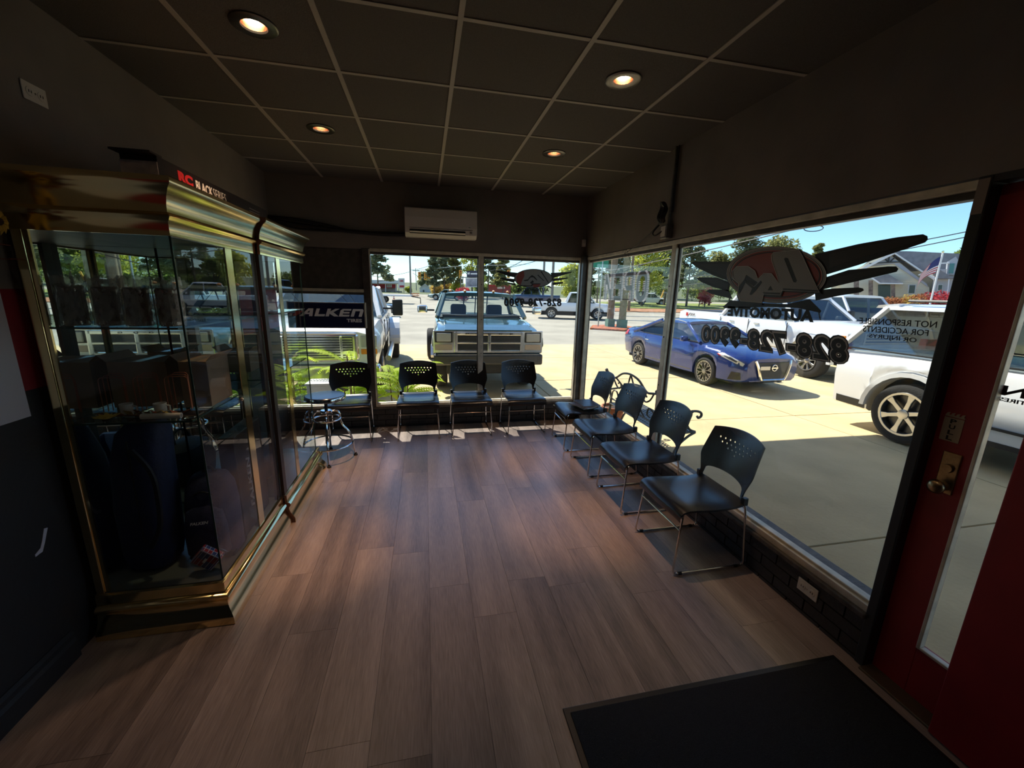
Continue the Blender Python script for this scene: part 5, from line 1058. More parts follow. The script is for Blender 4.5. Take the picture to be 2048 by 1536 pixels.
gr.add(vv, [(i*NA+k, i*NA+(k+1) % NA, (i+1)*NA+(k+1) % NA, (i+1)*NA+k) for i in range(len(radii)-1) for k in range(NA)])
ground = struct(gr.build('floor_outside', M_ASPH, None)); ground.data.materials.append(mat('field', (.1, .12, .045), .95, var=.3, scale=.3))
for f_ in ground.data.polygons:
    if (f_.center.x**2+f_.center.y**2)**.5 > 84: f_.material_index = 1
tag(ground, 'asphalt lot and road outside the shop', 'ground')
sw, sl_ = 3.7, 3.05
sme = MB().box(.011, sw-.011, .011, sl_-.011, -.1, 0).mesh('concrete_slab'); sme.materials.append(M_CONC)
for i in range(-4, 7):
    for j in range(-3, 3):
        x, y = 2.25+sw*i, 5.28+sl_*j
        if x < 2.2 and y < 5.2: continue
        o = link('concrete_slab', sme, None, ground, (x, y, GZ+random.uniform(-.002, .002)))
def strip(nm, m, label, cat, pts, h=.04):
    """ground strip between near and far edges given as photo pixels"""
    lo = [gpt(*p) for p in pts]; b = MB(); n = len(lo)
    b.add([(p.x, p.y, p.z-.1) for p in lo]+[(p.x, p.y, p.z+h) for p in lo], [tuple(range(n-1, -1, -1)), tuple(range(n, 2*n))]+[(i, (i+1) % n, n+(i+1) % n, n+i) for i in range(n)])
    return b.build(nm, m, ground)
strip('grass_verge', M_GRASS, 'grass verge along the far side of the road', 'grass', [(1180, 613), (1290, 617), (1400, 618), (1520, 619), (1700, 622), (1900, 628), (1960, 616), (1700, 611), (1500, 609), (1290, 606), (1180, 603)])
strip('dirt_bank', M_DIRT, 'strip of reddish dirt at the road edge', 'dirt', [(1190, 622), (1290, 624), (1480, 627), (1480, 620), (1290, 618), (1190, 616)], .03)
strip('mulch_bed', M_MULCH, 'orange mulch bed around the utility poles', 'mulch', [(1180, 658), (1250, 662), (1265, 656), (1240, 650), (1185, 652)], .06)
for k, (a, b) in enumerate((((1250, 632), (1600, 640)), ((1250, 640), (1600, 652)))):
    p, q = gpt(*a), gpt(*b); n = (q-p).normalized(); s_ = Vector((-n.y, n.x, 0))*.07
    (MB().hexa([p-s_-Vector((0, 0, .04)), q-s_-Vector((0, 0, .04)), q+s_-Vector((0, 0, .04)), p+s_-Vector((0, 0, .04))], [p-s_+Vector((0, 0, .02)), q-s_+Vector((0, 0, .02)), q+s_+Vector((0, 0, .02)), p+s_+Vector((0, 0, .02))]).build('road_line', mat('line_white', (.6, .58, .5), .8), ground))
# ---- utility poles and wires
def pole(label, px_, pyb, top, r, dist=None, m=None, arm=0, grp=None):
    b = gpt(px_, pyb) if dist is None else None
    if b is None: b = atd(px_, pyb, dist); b.z = gz(b.x, b.y)
    t = thing('utility_pole', label, 'pole', b, 0, grp); MB().tube([(0, 0, -.1), (0, 0, top)], [r, r*.75], 10).build('shaft', m or M_WOODP, t, smooth=True)
    if arm: MB().box(-arm, arm, -.06, .06, top-.7, top-.55).build('cross_arm', m or M_WOODP, t); [MB().lathe([(.04, 0), (.05, .06), (.03, .14), (.001, .15)], c=(a, 0, top-.55), n=8).build('insulator', M_POLEG, t) for a in (-arm*.9, -arm*.4, arm*.4, arm*.9)]
    t['top'] = top; return t, b+Vector((0, 0, top))
_, T1 = pole('brown wooden utility pole in the mulch bed', 1219, 655, 11, .2); _, T2 = pole('greenish wooden utility pole in the mulch bed', 1243, 657, 11, .21, m=mat('pole_green', (.24, .22, .12), .9, var=.3, scale=5))
MB().box(-.21, .21, -.21, .21, .0, .5).build('base_wrap', mat('wrap_green', (.12, .25, .18), .8), bpy.data.objects['utility_pole']); MB().box(-.22, .22, -.22, .22, .0, .5).build('base_wrap', mat('wrap_green', (.12, .25, .18), .8), bpy.data.objects['utility_pole.001'])
_, T3 = pole('grey utility pole left of the traffic lights', 822, 594, 6.6, .16, 70, M_POLEG); _, T4 = pole('thin distant pole beside the gas station', 833, 594, 5.5, .1, 110, M_POLEG, .8)
_, T5 = pole('tall grey pole behind the small emblem', 1086, 590, 10, .14, 48, M_POLEG); _, T6 = pole('tall grey pole with wires right of the small emblem', 1104, 590, 10, .16, 46, M_POLEG)
_, T7 = pole('slim wooden pole at the wood edge behind the OPEN sign', 1258, 610, 11, .15, 44)
def wire(label, a, b, sag=.4, r=.02, grp='overhead wires'):
    a, b = Vector(a), Vector(b); pts = [a.lerp(b, k/10)-Vector((0, 0, sag*4*(k/10)*(1-k/10))) for k in range(11)]
    return tag(MB().tube(pts, r, 5).build('overhead_wire', mat('wire_black', (.02, .02, .022), .6), None), label, 'wire', grp)
W1 = atd(1365, 505, 20); wire('overhead wire with a coil crossing above the large emblem', atd(1200, 545, 23.6), atd(2000, 352, 16), .15, .022)
q = atd(1628, 452, 18.6)
cl = tag(MB().tube([q+Vector((.28*math.cos(a)*.75, -.28*math.cos(a)*.66, .1*math.sin(a)-.08)) for a in [2*math.pi*k/20 for k in range(20)]], .016, 5, closed=True).build('cable_coil', mat('wire_black', (.02, .02, .022), .6), None), 'small cable coil hanging on the overhead wire', 'cable coil')
for k, (a, b, d, lab) in enumerate((((1330, 560), (1990, 452), 26, 'upper of two wires above the gabled building roof'), ((1330, 575), (1990, 462), 26, 'lower of two wires above the gabled building roof'), ((1350, 500), (1180, 560), 24, 'wire running from the wood to the brown pole'))): wire(lab, atd(*a, d), atd(*b, d), .2, .02)
for a, da, b, db, lab in (((1086, 518), 48, (940, 545), 60, 'wire between the slim poles and the pine wood'), ((1104, 516), 46, (1240, 540), 40, 'wire between the right slim pole and the brown pole'), ((822, 540), 70, (880, 520), 60, 'upper wire leaving the grey pole toward the pines'), ((822, 543), 70, (738, 552), 75, 'wire from the grey pole toward the gas station'), ((826, 546), 70, (870, 562), 64, 'lower wire slanting from the grey pole'), ((1075, 500), 40, (1000, 540), 52, 'wire slanting down behind the small emblem')): wire(lab, atd(*a, da), atd(*b, db), .3, .035)
# ---- traffic lights on a span wire
M_TLY = mat('signal_yellow', (.75, .36, .03), .6)
SW = [atd(835, 551, 62), atd(858, 549, 62), atd(922, 543, 60), atd(1018, 541, 58), atd(1060, 540, 57)]
tag(MB().tube([p_+Vector((0, 0, .74)) for p_ in smooth_path(SW, 4)], .03, 5).build('span_wire', mat('wire_grey', (.5, .5, .45), .6), None), 'pale span wire carrying the traffic signals', 'wire')
for i, (x, y, d) in enumerate(((839, 551, 62), (851, 552, 62), (858, 549, 62), (921, 548, 60), (1017, 548, 58))):
    p = atd(x, y, d); t = thing('traffic_signal', ['yellow traffic signal nearest the grey pole', 'yellow traffic signal in the middle of the cluster', 'yellow traffic signal before the pine trunk', 'yellow traffic signal beside the billboard', 'yellow traffic signal by the small emblem wing'][i], 'traffic light', p, -math.atan2(p.x, p.y), 'traffic signals over the junction')
    MB().box(-.2, .2, -.14, .14, -.55, .5).build('housing', M_TLY, t, bevel=.04); MB().tube([(0, 0, .5), (0, 0, .75)], .03, 6).build('hanger', M_POLEG, t)
    for k, c in enumerate(((.3, .02, .02), (.3, .2, .02), (.03, .25, .1))): MB().lathe([(.001, -.15), (.12, -.15), (.13, -.3), (.15, -.3), (.14, -.14)], c=(0, 0, .32-.33*k), axis='y', n=12).build('visor', M_TLY, t); MB().lathe([(.001, -.16), (.11, -.155)], c=(0, 0, .32-.33*k), axis='y', n=12).build('lens', mat('lens_%d' % k, c, .4), t)
# ---- trees
def leaf_mb(blobs, n, size, rnd, flat=.5):
    b = MB(); V = b.v; F = b.f; tot = sum(x[3]**2 for x in blobs)
    for cx, cy, cz, r, sz in blobs:
        for _ in range(max(4, int(n*r*r/tot))):
            u = rnd.gauss(0, 1), rnd.gauss(0, 1), rnd.gauss(0, 1); l = math.sqrt(sum(q*q for q in u)) or 1; k = r*(rnd.random()**.4)
            p = Vector((cx+u[0]/l*k, cy+u[1]/l*k, cz+u[2]/l*k*sz)); d1 = Vector((rnd.uniform(-1, 1), rnd.uniform(-1, 1), rnd.uniform(-flat, flat))).normalized(); d2 = d1.cross(Vector((rnd.uniform(-1, 1), rnd.uniform(-1, 1), rnd.uniform(-1, 1)))).normalized(); s = size*rnd.uniform(.6, 1.3)
            i = len(V); V.extend([tuple(p-d1*s), tuple(p+d2*s*.5), tuple(p+d1*s), tuple(p-d2*s*.5)]); F.append((i, i+1, i+2, i+3))
    return b
def leafm(n, c, v=.45):
    m = mat('leaf_'+n, c, .7, var=v, scale=1.2); nt_ = m.node_tree; b = nt_.nodes['Principled BSDF']
    tl = nt_.nodes.new('ShaderNodeBsdfTranslucent'); tl.inputs[0].default_value = (*[min(1, q*1.6) for q in c], 1); mx = nt_.nodes.new('ShaderNodeMixShader'); mx.inputs[0].default_value = .55
    nt_.links.new(b.outputs[0], mx.inputs[1]); nt_.links.new(tl.outputs[0], mx.inputs[2]); nt_.links.new(mx.outputs[0], nt_.nodes['Material Output'].inputs[0]); return m
L_PINE = leafm('pine', (.15, .17, .085)); L_GRN = leafm('green', (.15, .2, .05)); L_YEL = leafm('yellowgreen', (.36, .38, .06)); L_GOLD = leafm('gold', (.42, .3, .08)); L_RED = leafm('red', (.35, .04, .05)); L_OLIV = leafm('olive', (.2, .2, .07)); L_RUST = leafm('rust', (.3, .12, .05))
M_BARK = mat('bark', (.12, .09, .07), .9, var=.3, scale=5)
def tree(label, px_, dist, top_py, wpx, kind, lm, grp=None, seed=0, n=2600, name='tree', cat='tree', base=None):
    rnd = random.Random(seed*17+int(px_)); p = atd(px_, 590, dist); z0 = gz(p.x, p.y); h = atd(px_, top_py, dist).z-z0; p.z = z0; r = wpx*dist/FPX*.5
    t = thing(name, label, cat, p, rnd.uniform(0, 6), grp); blobs = []
    if kind == 'pine':
        MB().tube(smooth_path([(0, 0, -.2), (rnd.uniform(-.2, .2), rnd.uniform(-.2, .2), h*.5), (0, 0, h*.97)], 5), [max(.03, h*.016*(1-.8*i/10)) for i in range(11)], 8).build('trunk', M_BARK, t, smooth=True)
        for k in range(46):
            u = .3+.7*k/45; rr = r*(1-.75*((u-.3)/.7)**1.3)*rnd.uniform(.5, 1); a = rnd.uniform(0, 6.28); blobs.append((rr*math.cos(a)*.8, rr*math.sin(a)*.8, h*u, max(.4, r*.3*rnd.uniform(.7, 1.25)), .5))
            if k % 5 == 0: MB().tube([(0, 0, h*u-.3), (rr*math.cos(a)*.8, rr*math.sin(a)*.8, h*u)], .05, 5).build('branch', M_BARK, t)
        sz = .15
    elif kind == 'broad':
        MB().tube(smooth_path([(0, 0, -.2), (.1, 0, h*.3), (0, .1, h*.75)], 5), [max(.04, h*.022*(1-.07*i)) for i in range(11)], 8).build('trunk', M_BARK, t, smooth=True)
        for k in range(36):
            u = rnd.random(); a = rnd.uniform(0, 6.28); rr = r*math.sin(math.pi*(.18+.75*u))*rnd.uniform(.2, .8); blobs.append((rr*math.cos(a), rr*math.sin(a), h*(.28+.66*u), r*rnd.uniform(.26, .42), .8))
        for k in range(5): a = 1.26*k; MB().tube([(0, 0, h*.35), (r*.45*math.cos(a), r*.45*math.sin(a), h*.62)], .06, 5).build('branch', M_BARK, t)
        sz = .14
    else:
        for k in range(12): a = rnd.uniform(0, 6.28); rr = r*rnd.uniform(0, .65); blobs.append((rr*math.cos(a), rr*math.sin(a), h*rnd.uniform(.3, .7), max(.15, h*.3), .9))
        for k in range(4): a = 1.57*k; MB().tube([(0, 0, -.1), (r*.3*math.cos(a), r*.3*math.sin(a), h*.6)], .03, 5).build('stem', M_BARK, t)
        sz = .1
    sz *= max(.5, dist/45); f = leaf_mb(blobs, int(n*1.35), sz, rnd, .35 if kind == 'pine' else 1).build('foliage', lm, t); return t
GP = 'trees across the junction'; GW = 'trees of the wood across the road'
tree('tall pine rising over the gas station', 757, 75, 488, 62, 'pine', L_PINE, GP, 1, 3000)
for x, d, tp, w_, lm, lab in ((868, 62, 508, 34, L_PINE, 'tall pine nearest the traffic signal cluster'), (888, 66, 498, 44, L_PINE, 'tall pine with bare trunk left of the billboard'), (908, 70, 490, 44, L_OLIV, 'olive pine rising behind the billboard'), (945, 68, 492, 56, L_YEL, 'yellow-green tree above the billboard'), (975, 72, 488, 60, L_PINE, 'dark pine behind the window mullion'), (1005, 66, 505, 40, L_OLIV, 'olive pine left of the small emblem')):
    tree(lab, x, d, tp, w_, 'broad' if lm is L_YEL else 'pine', lm, GP, 2, 3000)
tree('dark bushy evergreen behind the white house', 848, 118, 545, 30, 'broad', L_PINE, GP, 3, 1800)
for x, d, tp, w_, lm, lab in ((872, 70, 562, 30, L_GOLD, 'golden shrub behind the green saloon'), (892, 72, 555, 26, L_GOLD, 'tall golden shrub below the pines'), (914, 70, 558, 30, L_YEL, 'lime green shrub left of the billboard posts'), (928, 54, 572, 34, L_RED, 'red-leaved shrub under the billboard'), (818, 85, 572, 16, L_YEL, 'pale shrub beside the gas station sign')):
    tree(lab, x, d, tp, w_, 'bush', lm, None, 4, 1300, 'shrub', 'shrub')
tree('rounded green tree beyond the small emblem wing', 1140, 52, 524, 66, 'broad', L_YEL, GP, 5, 3200); tree('bushy green tree at the pole line by the corner', 1165, 50, 545, 40, 'broad', L_GRN, GP, 6, 2400)
for x, d, tp, w_, k_, lm, lab in ((1195, 58, 478, 70, 'pine', L_PINE, 'tall sparse pine at the left end of the wood'), (1225, 62, 480, 60, 'pine', L_PINE, 'sparse pine right behind the two wooden poles'), (1285, 56, 470, 90, 'broad', L_YEL, 'yellow-green crown filling the wood behind the OPEN sign'), (1330, 60, 478, 80, 'broad', L_GRN, 'dark green crown behind the window mullion'), (1375, 58, 468, 80, 'pine', L_PINE, 'tall pine just right of the window mullion'), (1420, 64, 500, 80, 'broad', L_OLIV, 'olive crown left of the large emblem'), (1480, 62, 462, 84, 'pine', L_PINE, 'broad pine towering behind the large emblem'), (1545, 66, 470, 76, 'broad', L_OLIV, 'loose olive tree peeking over the large emblem'), (1620, 80, 490, 26, 'pine', L_OLIV, 'slim bare tree right of the large emblem'), (1310, 92, 520, 110, 'broad', L_GRN, 'low dark crown in the shade of the wood'), (1460, 92, 520, 100, 'broad', L_GRN, 'low green crown behind the red shrub')):
    tree(lab, x, d, tp, w_, k_, lm, GW, 7, 3600)
tree('small young tree on the grass verge', 1400, 60, 555, 20, 'broad', L_YEL, None, 8, 700, 'young_tree'); tree('red-leaved bush on the grass verge', 1412, 58, 572, 22, 'bush', L_RED, None, 9, 800, 'shrub', 'shrub')
tree('green treetop showing above the gabled roof', 1912, 100, 496, 40, 'broad', L_GRN, None, 10, 1200)
for k, x in enumerate((1190, 1235, 1280, 1330, 1385, 1440, 1500, 1560, 1620)): tree('dark thicket at the wood edge behind ' + ('the white pickup', 'the two wooden poles', 'the OPEN sign', 'the yellow guy guard', 'the window mullion', 'the red-leaved bush', 'the large emblem wings', 'the large emblem oval', 'the crew-cab pickup')[k], x, 84+3*(k % 2), 560-6*(k % 3), 70, 'bush', L_GRN, 'thickets along the wood edge', 30+k, 1500, 'thicket', 'thicket')
for k, x in enumerate((965, 1000, 1040, 1075)): tree('dark thicket below the pines behind ' + ('the middle window mullion', 'the teal pickup roof', 'the red building', 'the navy pickup')[k], x, 84+3*(k % 2), 562-5*(k % 2), 60, 'bush', L_GRN, 'thickets below the junction pines', 50+k, 1500, 'thicket', 'thicket')
# ---- far buildings
M_SIDE = mat('siding_cream', (.72, .66, .5), .8); M_ROOFG = mat('roof_grey', (.2, .2, .21), .9, var=.15, scale=3); M_TRIMW = mat('trim_white', (.75, .74, .72), .6); M_STONE = mat('stone', (.2, .15, .12), .9, var=.5, scale=4); M_WINB = mat('window_dark', (.04, .07, .07), .15); M_GREYW = mat('wall_greyblue', (.4, .41, .44), .8)
class Facade:
    """a plane facing the shop at a given distance; pixels are lifted onto it and pieces extruded away from the viewer"""
    def __init__(s, px_, dist): d = ray(px_, 590); d.z = 0; s.n = d.normalized(); s.p0 = s.n*dist; s.u = Vector((s.n.y, -s.n.x, 0)); s.z0 = gz(s.p0.x, s.p0.y)
    def at(s, x, y, k=0):
        d = ray(x, y); t = (s.p0+s.n*k).dot(s.n)/(d.dot(s.n)); return Vector((0, 0, CZ))+d*t
    def piece(s, nm, m, par, pts, k0, k1):
        A = [s.at(x, y) for x, y in pts]; org = par.location if par.parent is None else par.parent.location
        return MB().prism(list(range(len(A))), *[(lambda i, k=k: None) for k in (0, 0)]) if 0 else MB().add([p+s.n*k0-org for p in A]+[p+s.n*k1-org for p in A], [tuple(range(len(A)-1, -1, -1)), tuple(range(len(A), 2*len(A)))]+[(i, (i+1) % len(A), len(A)+(i+1) % len(A), len(A)+i) for i in range(len(A))]).build(nm, m, par)
F1 = Facade(1790, 62); bl = thing('gabled_building', 'cream gabled building with grey roof behind the flagpole', 'building', (F1.p0.x, F1.p0.y, F1.z0))
G = lambda *p: Z(1640, 480, 7.314, p)
F1.piece('back_wall', M_SIDE, bl, G((150, 520), (2300, 400), (2300, 900), (150, 900)), 1.0, 14)
F1.piece('main_roof', M_ROOFG, bl, G((900, 150), (1280, 148), (2400, 200), (2400, 620), (1300, 640), (500, 450)), 1.2, 9)
F1.piece('gable_wall', M_SIDE, bl, G((300, 560), (980, 170), (1600, 690), (1600, 830), (300, 830)), .0, 6)
F1.piece('gable_roof_edge', M_TRIMW, bl, G((270, 590), (1080, 185), (1100, 205), (300, 610)), -.5, 6); F1.piece('gable_roof_edge', M_TRIMW, bl, G((1060, 190), (1100, 190), (1690, 580), (1660, 590)), -.5, 6)
F1.piece('gable_face', M_GREYW, bl, G((640, 400), (1000, 215), (1560, 640), (1580, 690), (1080, 350), (700, 360)), -.2, 0)
for pts in (((720, 340), (1250, 310), (1250, 325), (720, 352)), ((1005, 215), (1030, 215), (1010, 330), (985, 330)), ((925, 260), (945, 250), (1000, 320), (980, 325)), ((1105, 235), (1120, 245), (1040, 320), (1020, 315))): F1.piece('gable_timber', M_TRIM, bl, G(*pts), -.35, -.2)
for k in range(14): y = 480+24*k; F1.piece('siding_board', M_SIDE, bl, G((960+20*max(0, 4-k), y), (1240+22*min(k, 14), y), (1240+22*min(k, 14), y+20), (960, y+20)), -.06, 0)
pr = F1.piece('porch_roof', M_ROOFG, bl, G((780, 570), (1000, 510), (1210, 640), (880, 640)), -2, 0); F1.piece('porch_edge', M_TRIMW, bl, G((750, 565), (780, 560), (890, 635), (870, 650)), -2.2, -1.9); F1.piece('porch_edge', M_TRIMW, bl, G((870, 636), (1210, 640), (1210, 655), (870, 652)), -2.2, -1.9)
for x0, x1 in ((510, 580), (720, 780), (1040, 1100)): F1.piece('stone_pier', M_STONE, bl, G((x0, 600), (x1, 600), (x1, 840), (x0, 840)), -1.9, -1.2)
wn_ = F1.piece('entrance', M_WINB, bl, G((850, 655), (1030, 655), (1030, 840), (850, 840)), -.1, .02)
wd = F1.piece('window', M_TRIMW, bl, G((1290, 655), (1410, 655), (1390, 790), (1280, 790)), -.12, 0); F1.piece('pane', M_WINB, wd, G((1310, 662), (1395, 662), (1380, 780), (1295, 780)), -.16, -.1)
w_ = F1.piece('wing', M_GREYW, bl, G((1680, 430), (2200, 440), (2200, 840), (1620, 840)), -1, 5); F1.piece('wing_roof', M_ROOFG, bl, G((1600, 440), (1680, 430), (1930, 575), (1700, 580)), -2.5, 0); F1.piece('wing_eave', M_TRIMW, bl, G((1420, 525), (1520, 480), (1690, 580), (1660, 592), (1530, 510), (1430, 535)), -2.6, -2.3)
dm = F1.piece('dormer', M_GREYW, bl, G((1830, 520), (1850, 330), (1960, 260), (2010, 330), (1990, 520)), -1.6, 0); F1.piece('dormer_window', mat('pane_teal', (.05, .2, .19), .2), dm, G((1875, 365), (1945, 360), (1925, 500), (1860, 500)), -1.7, -1.6); F1.piece('dormer_trim', M_TRIMW, bl, G((1680, 350), (1870, 345), (1870, 362), (1680, 366)), -1.8, -1.6)
F1.piece('porch_post', M_TRIMW, bl, G((1845, 585), (1860, 585), (1830, 840), (1815, 840)), -2.6, -2.4)
wd = F1.piece('window', M_TRIMW, bl, G((1715, 655), (1785, 655), (1775, 745), (1705, 745)), -1.1, -1); F1.piece('pane', M_WINB, wd, G((1722, 662), (1778, 662), (1768, 738), (1712, 738)), -1.14, -1.08)
for k, (x, w_, lm) in enumerate(((1800, 30, L_RUST), (1820, 26, L_GOLD), (1840, 28, L_RUST), (1780, 26, L_RUST), (1868, 30, L_RED), (1890, 26, L_RED))): tree(['rust shrub below the gable window', 'golden shrub below the gable', 'rust shrub left of the flagpole', 'rust shrub beside the porch pier', 'red shrub at the foot of the flagpole', 'bright red shrub right of the flagpole'][k], x, 58, 584 if lm is not L_RED else 576, w_, 'bush', lm, 'shrubs before the gabled building', 11+k, 700, 'shrub', 'shrub')
# flagpole with flag
fp = atd(1862, 600, 54); fp.z = gz(fp.x, fp.y); top = atd(1872, 506, 54); hp = top.z-fp.z
t = thing('flagpole', 'white flagpole flying a striped national flag', 'flag', fp); MB().tube([(0, 0, 0), (.0, 0, hp)], .07, 8).build('pole', M_TRIMW, t, smooth=True); MB().ball((0, 0, hp+.08), .1, 8, 5).build('finial', M_BRASS, t)
uu = Vector((AX_R.x, AX_R.y, 0)).normalized()
def flagpt(s, v): q = -uu*(.08+1.5*s+.25*v)+Vector((.15*math.sin(5*s+2*v), .2*math.sin(4*s), 0)); q.z = hp-.3-1.6*s-1.45*v+.12*math.sin(6*s); return q
for k in range(13):
    v0, v1 = k/13, (k+1)/13; m_ = mat('flag_red', (.5, .03, .05), .8) if k % 2 == 0 else M_TRIMW; s0 = .42 if k < 7 else 0; b = MB()
    b.loft([[flagpt(s0+(1-s0)*j/8, v0) for j in range(9)], [flagpt(s0+(1-s0)*j/8, v1) for j in range(9)]], close=False); b.loft([[flagpt(s0+(1-s0)*j/8, v0)+Vector((0, .01, 0)) for j in range(9)], [flagpt(s0+(1-s0)*j/8, v1)+Vector((0, .01, 0)) for j in range(9)]], close=False); b.build('stripe', m_, t)
MB().loft([[flagpt(.42*j/5, v) for j in range(6)] for v in (0, .27, 7/13)], close=False).build('canton', mat('flag_blue', (.03, .04, .15), .8), t)
# gas station, sign and house at the junction
F2 = Facade(780, 92); gs = thing('gas_station', 'white and red gas station beyond the junction', 'building', (F2.p0.x, F2.p0.y, F2.z0)); M_STR = mat('station_red', (.5, .03, .05), .6)
Q = lambda *p: Z(730, 490, 12.8, p)
F2.piece('building', mat('station_wall', (.5, .42, .38), .8), gs, Q((-600, 980), (820, 1000), (820, 1330), (-600, 1330)), 2, 10); F2.piece('canopy_fascia', M_TRIMW, gs, Q((-700, 885), (860, 910), (860, 990), (-700, 975)), -3, 6); F2.piece('red_band', M_STR, gs, Q((-700, 985), (800, 1000), (800, 1100), (-700, 1120)), 1, 2)
for k in range(3): x = 560+k*45; F2.piece('price_panel', M_TRIMW, gs, Q((x, 1005), (x+38, 1005), (x+38, 1085), (x, 1085)), .8, 1)
for x in (-300, 120, 520, 780): F2.piece('column', M_TRIMW, gs, Q((x, 985), (x+22, 985), (x+22, 1330), (x, 1330)), -2, -1.7)
for x in (660, 780, 860): F2.piece('pump', M_POLEG, gs, Q((x, 1180), (x+70, 1180), (x+70, 1330), (x, 1330)), -4, -3)
F3 = Facade(803, 84); sn = thing('roadside_sign', 'white boxed gas station sign with red OK lettering', 'sign', (F3.p0.x, F3.p0.y, F3.z0)); F3.piece('cabinet', M_TRIMW, sn, Q((850, 850), (1015, 850), (1015, 1110), (850, 1110)), 0, .4); F3.piece('price_strip', M_STR, sn, Q((885, 1035), (1000, 1035), (1000, 1085), (885, 1085)), -.05, 0); F3.piece('post', M_POLEG, sn, Q((860, 1110), (875, 1110), (875, 1330), (860, 1330)), .1, .3); F3.piece('post', M_POLEG, sn, Q((990, 1110), (1005, 1110), (1005, 1330), (990, 1330)), .1, .3)
c0 = F3.at(*Q((885, 945))[0]); c1 = F3.at(*Q((990, 945))[0]); ch = F3.at(*Q((885, 895))[0]).z-c0.z
link('lettering', xform(fit_text('OK', (c1-c0).length, ch, bold=.05), lambda c: c0+(c1-c0).normalized()*c.x+Vector((0, 0, c.y))-F3.n*(.06+c.z*.2)-Vector(sn.location)), M_STR, sn)
F4 = Facade(852, 95); hs_ = thing('small_house', 'small white gabled house behind the traffic signals', 'house', (F4.p0.x, F4.p0.y, F4.z0)); F4.piece('wall', M_TRIMW, hs_, Q((1400, 1100), (1660, 1090), (1660, 1290), (1400, 1290)), 0, 7); F4.piece('gable', M_TRIMW, hs_, Q((1400, 1100), (1530, 1000), (1660, 1090)), 0, 7)
F4.piece('roof', mat('roof_pale', (.6, .58, .6), .8), hs_, Q((1380, 1110), (1530, 990), (1680, 1095), (1660, 1100), (1530, 1010), (1400, 1110)), -.4, 7.5); F4.piece('window', M_WINB, hs_, Q((1480, 1150), (1520, 1150), (1520, 1220), (1480, 1220)), -.1, 0)
F5 = Facade(945, 55); bb_ = thing('billboard', 'double roadside billboard with dark top panel on posts', 'sign', (F5.p0.x, F5.p0.y, F5.z0)); R5 = lambda *p: Z(860, 490, 12.8, p)
F5.piece('top_panel', mat('board_navy', (.03, .03, .06), .5), bb_, R5((940, 660), (1300, 655), (1300, 815), (940, 815)), 0, .3); F5.piece('top_print', M_TRIMW, bb_, R5((1040, 720), (1290, 715), (1290, 755), (1040, 755)), -.04, 0); F5.piece('top_mark', M_TRIMW, bb_, R5((955, 710), (1020, 700), (1015, 755), (960, 755)), -.04, 0)
F5.piece('lower_panel', mat('board_photo', (.3, .3, .32), .5, var=.9, scale=.8), bb_, R5((930, 860), (1300, 850), (1300, 1060), (930, 1065)), 0, .3)
for pts in (((910, 845), (1300, 838), (1300, 856), (910, 862)), ((910, 1060), (1300, 1060), (1300, 1078), (910, 1078)), ((910, 845), (930, 845), (930, 1075), (910, 1075))): F5.piece('frame', M_TRIMW, bb_, R5(*pts), -.06, .3)
for x in (775, 830): F5.piece('post', M_POLEG, bb_, R5((x, 800), (x+22, 800), (x+22, 1300), (x, 1300)), .3, .5)
F5.piece('bracket', M_POLEG, bb_, R5((775, 815), (1200, 815), (1200, 838), (775, 838)), .3, .5)
F6 = Facade(1022, 75); rb = thing('red_building', 'low red building with a white sign behind the trucks', 'building', (F6.p0.x, F6.p0.y, F6.z0)); R6 = lambda *p: Z(1000, 500, 10.97, p)
F6.piece('wall', mat('brick_red', (.3, .07, .07), .8), rb, R6((-250, 790), (230, 800), (230, 1000), (-250, 1000)), 0, 8); F6.piece('roof_band', M_STR, rb, R6((-250, 760), (240, 770), (240, 795), (-250, 790)), -.4, 8); F6.piece('sign_board', M_TRIMW, rb, R6((-60, 800), (110, 805), (110, 850), (-60, 850)), -.1, 0)
# cones and barrier
def cone(label, px_, py_):
    b = gpt(px_, py_); t = thing('traffic_cone', label, 'cone', b, 0, 'traffic cones'); MB().lathe([(.16, .05), (.06, .55), (.035, .75), (.001, .76)], n=14).build('cone', mat('cone_orange', (.8, .16, .03), .6), t, smooth=True); MB().lathe([(.112, .32), (.085, .46)], n=14).build('collar', M_TRIMW, t); MB().box(-.22, .22, -.22, .22, 0, .05).build('base', mat('cone_orange', (.8, .16, .03), .6), t)
cone('orange traffic cone beside the white pickup roof', 788, 602)
F7 = Facade(829, 66); br_ = thing('barrier', 'orange and white road barrier near the junction', 'barrier', (F7.p0.x, F7.p0.y, F7.z0))
for y0, y1 in ((1235, 1262), (1285, 1312)): F7.piece('board', mat('barrier_orange', (.75, .3, .12), .6), br_, Q((1190, y0), (1390, y0), (1390, y1), (1190, y1)), 0, .08)
for x in (1205, 1330): F7.piece('leg', M_TRIMW, br_, Q((x, 1220), (x+18, 1220), (x+18, 1345), (x, 1345)), .08, .2)
tl = thing('flatbed_trailer', 'white flatbed trailer by the gas station', 'trailer', atd(775, 590, 48)); tl.location.z = gz(tl.location.x, tl.location.y); tl.rotation_euler = (0, 0, -.1)
MB().box(-2.8, 2.6, -1, 1, .75, .95).build('deck', M_TRIMW, tl); [wheel(tl, x, s*.85, .38, .25, .6, 6, M_RIM, 'steel', s) for x in (-.4, -1.3) for s in (-1, 1)]
MB().tube([(2.6, 0, .8), (3.6, 0, .6), (3.6, 0, .0)], .06, 6).build('drawbar', M_TRIM, tl)
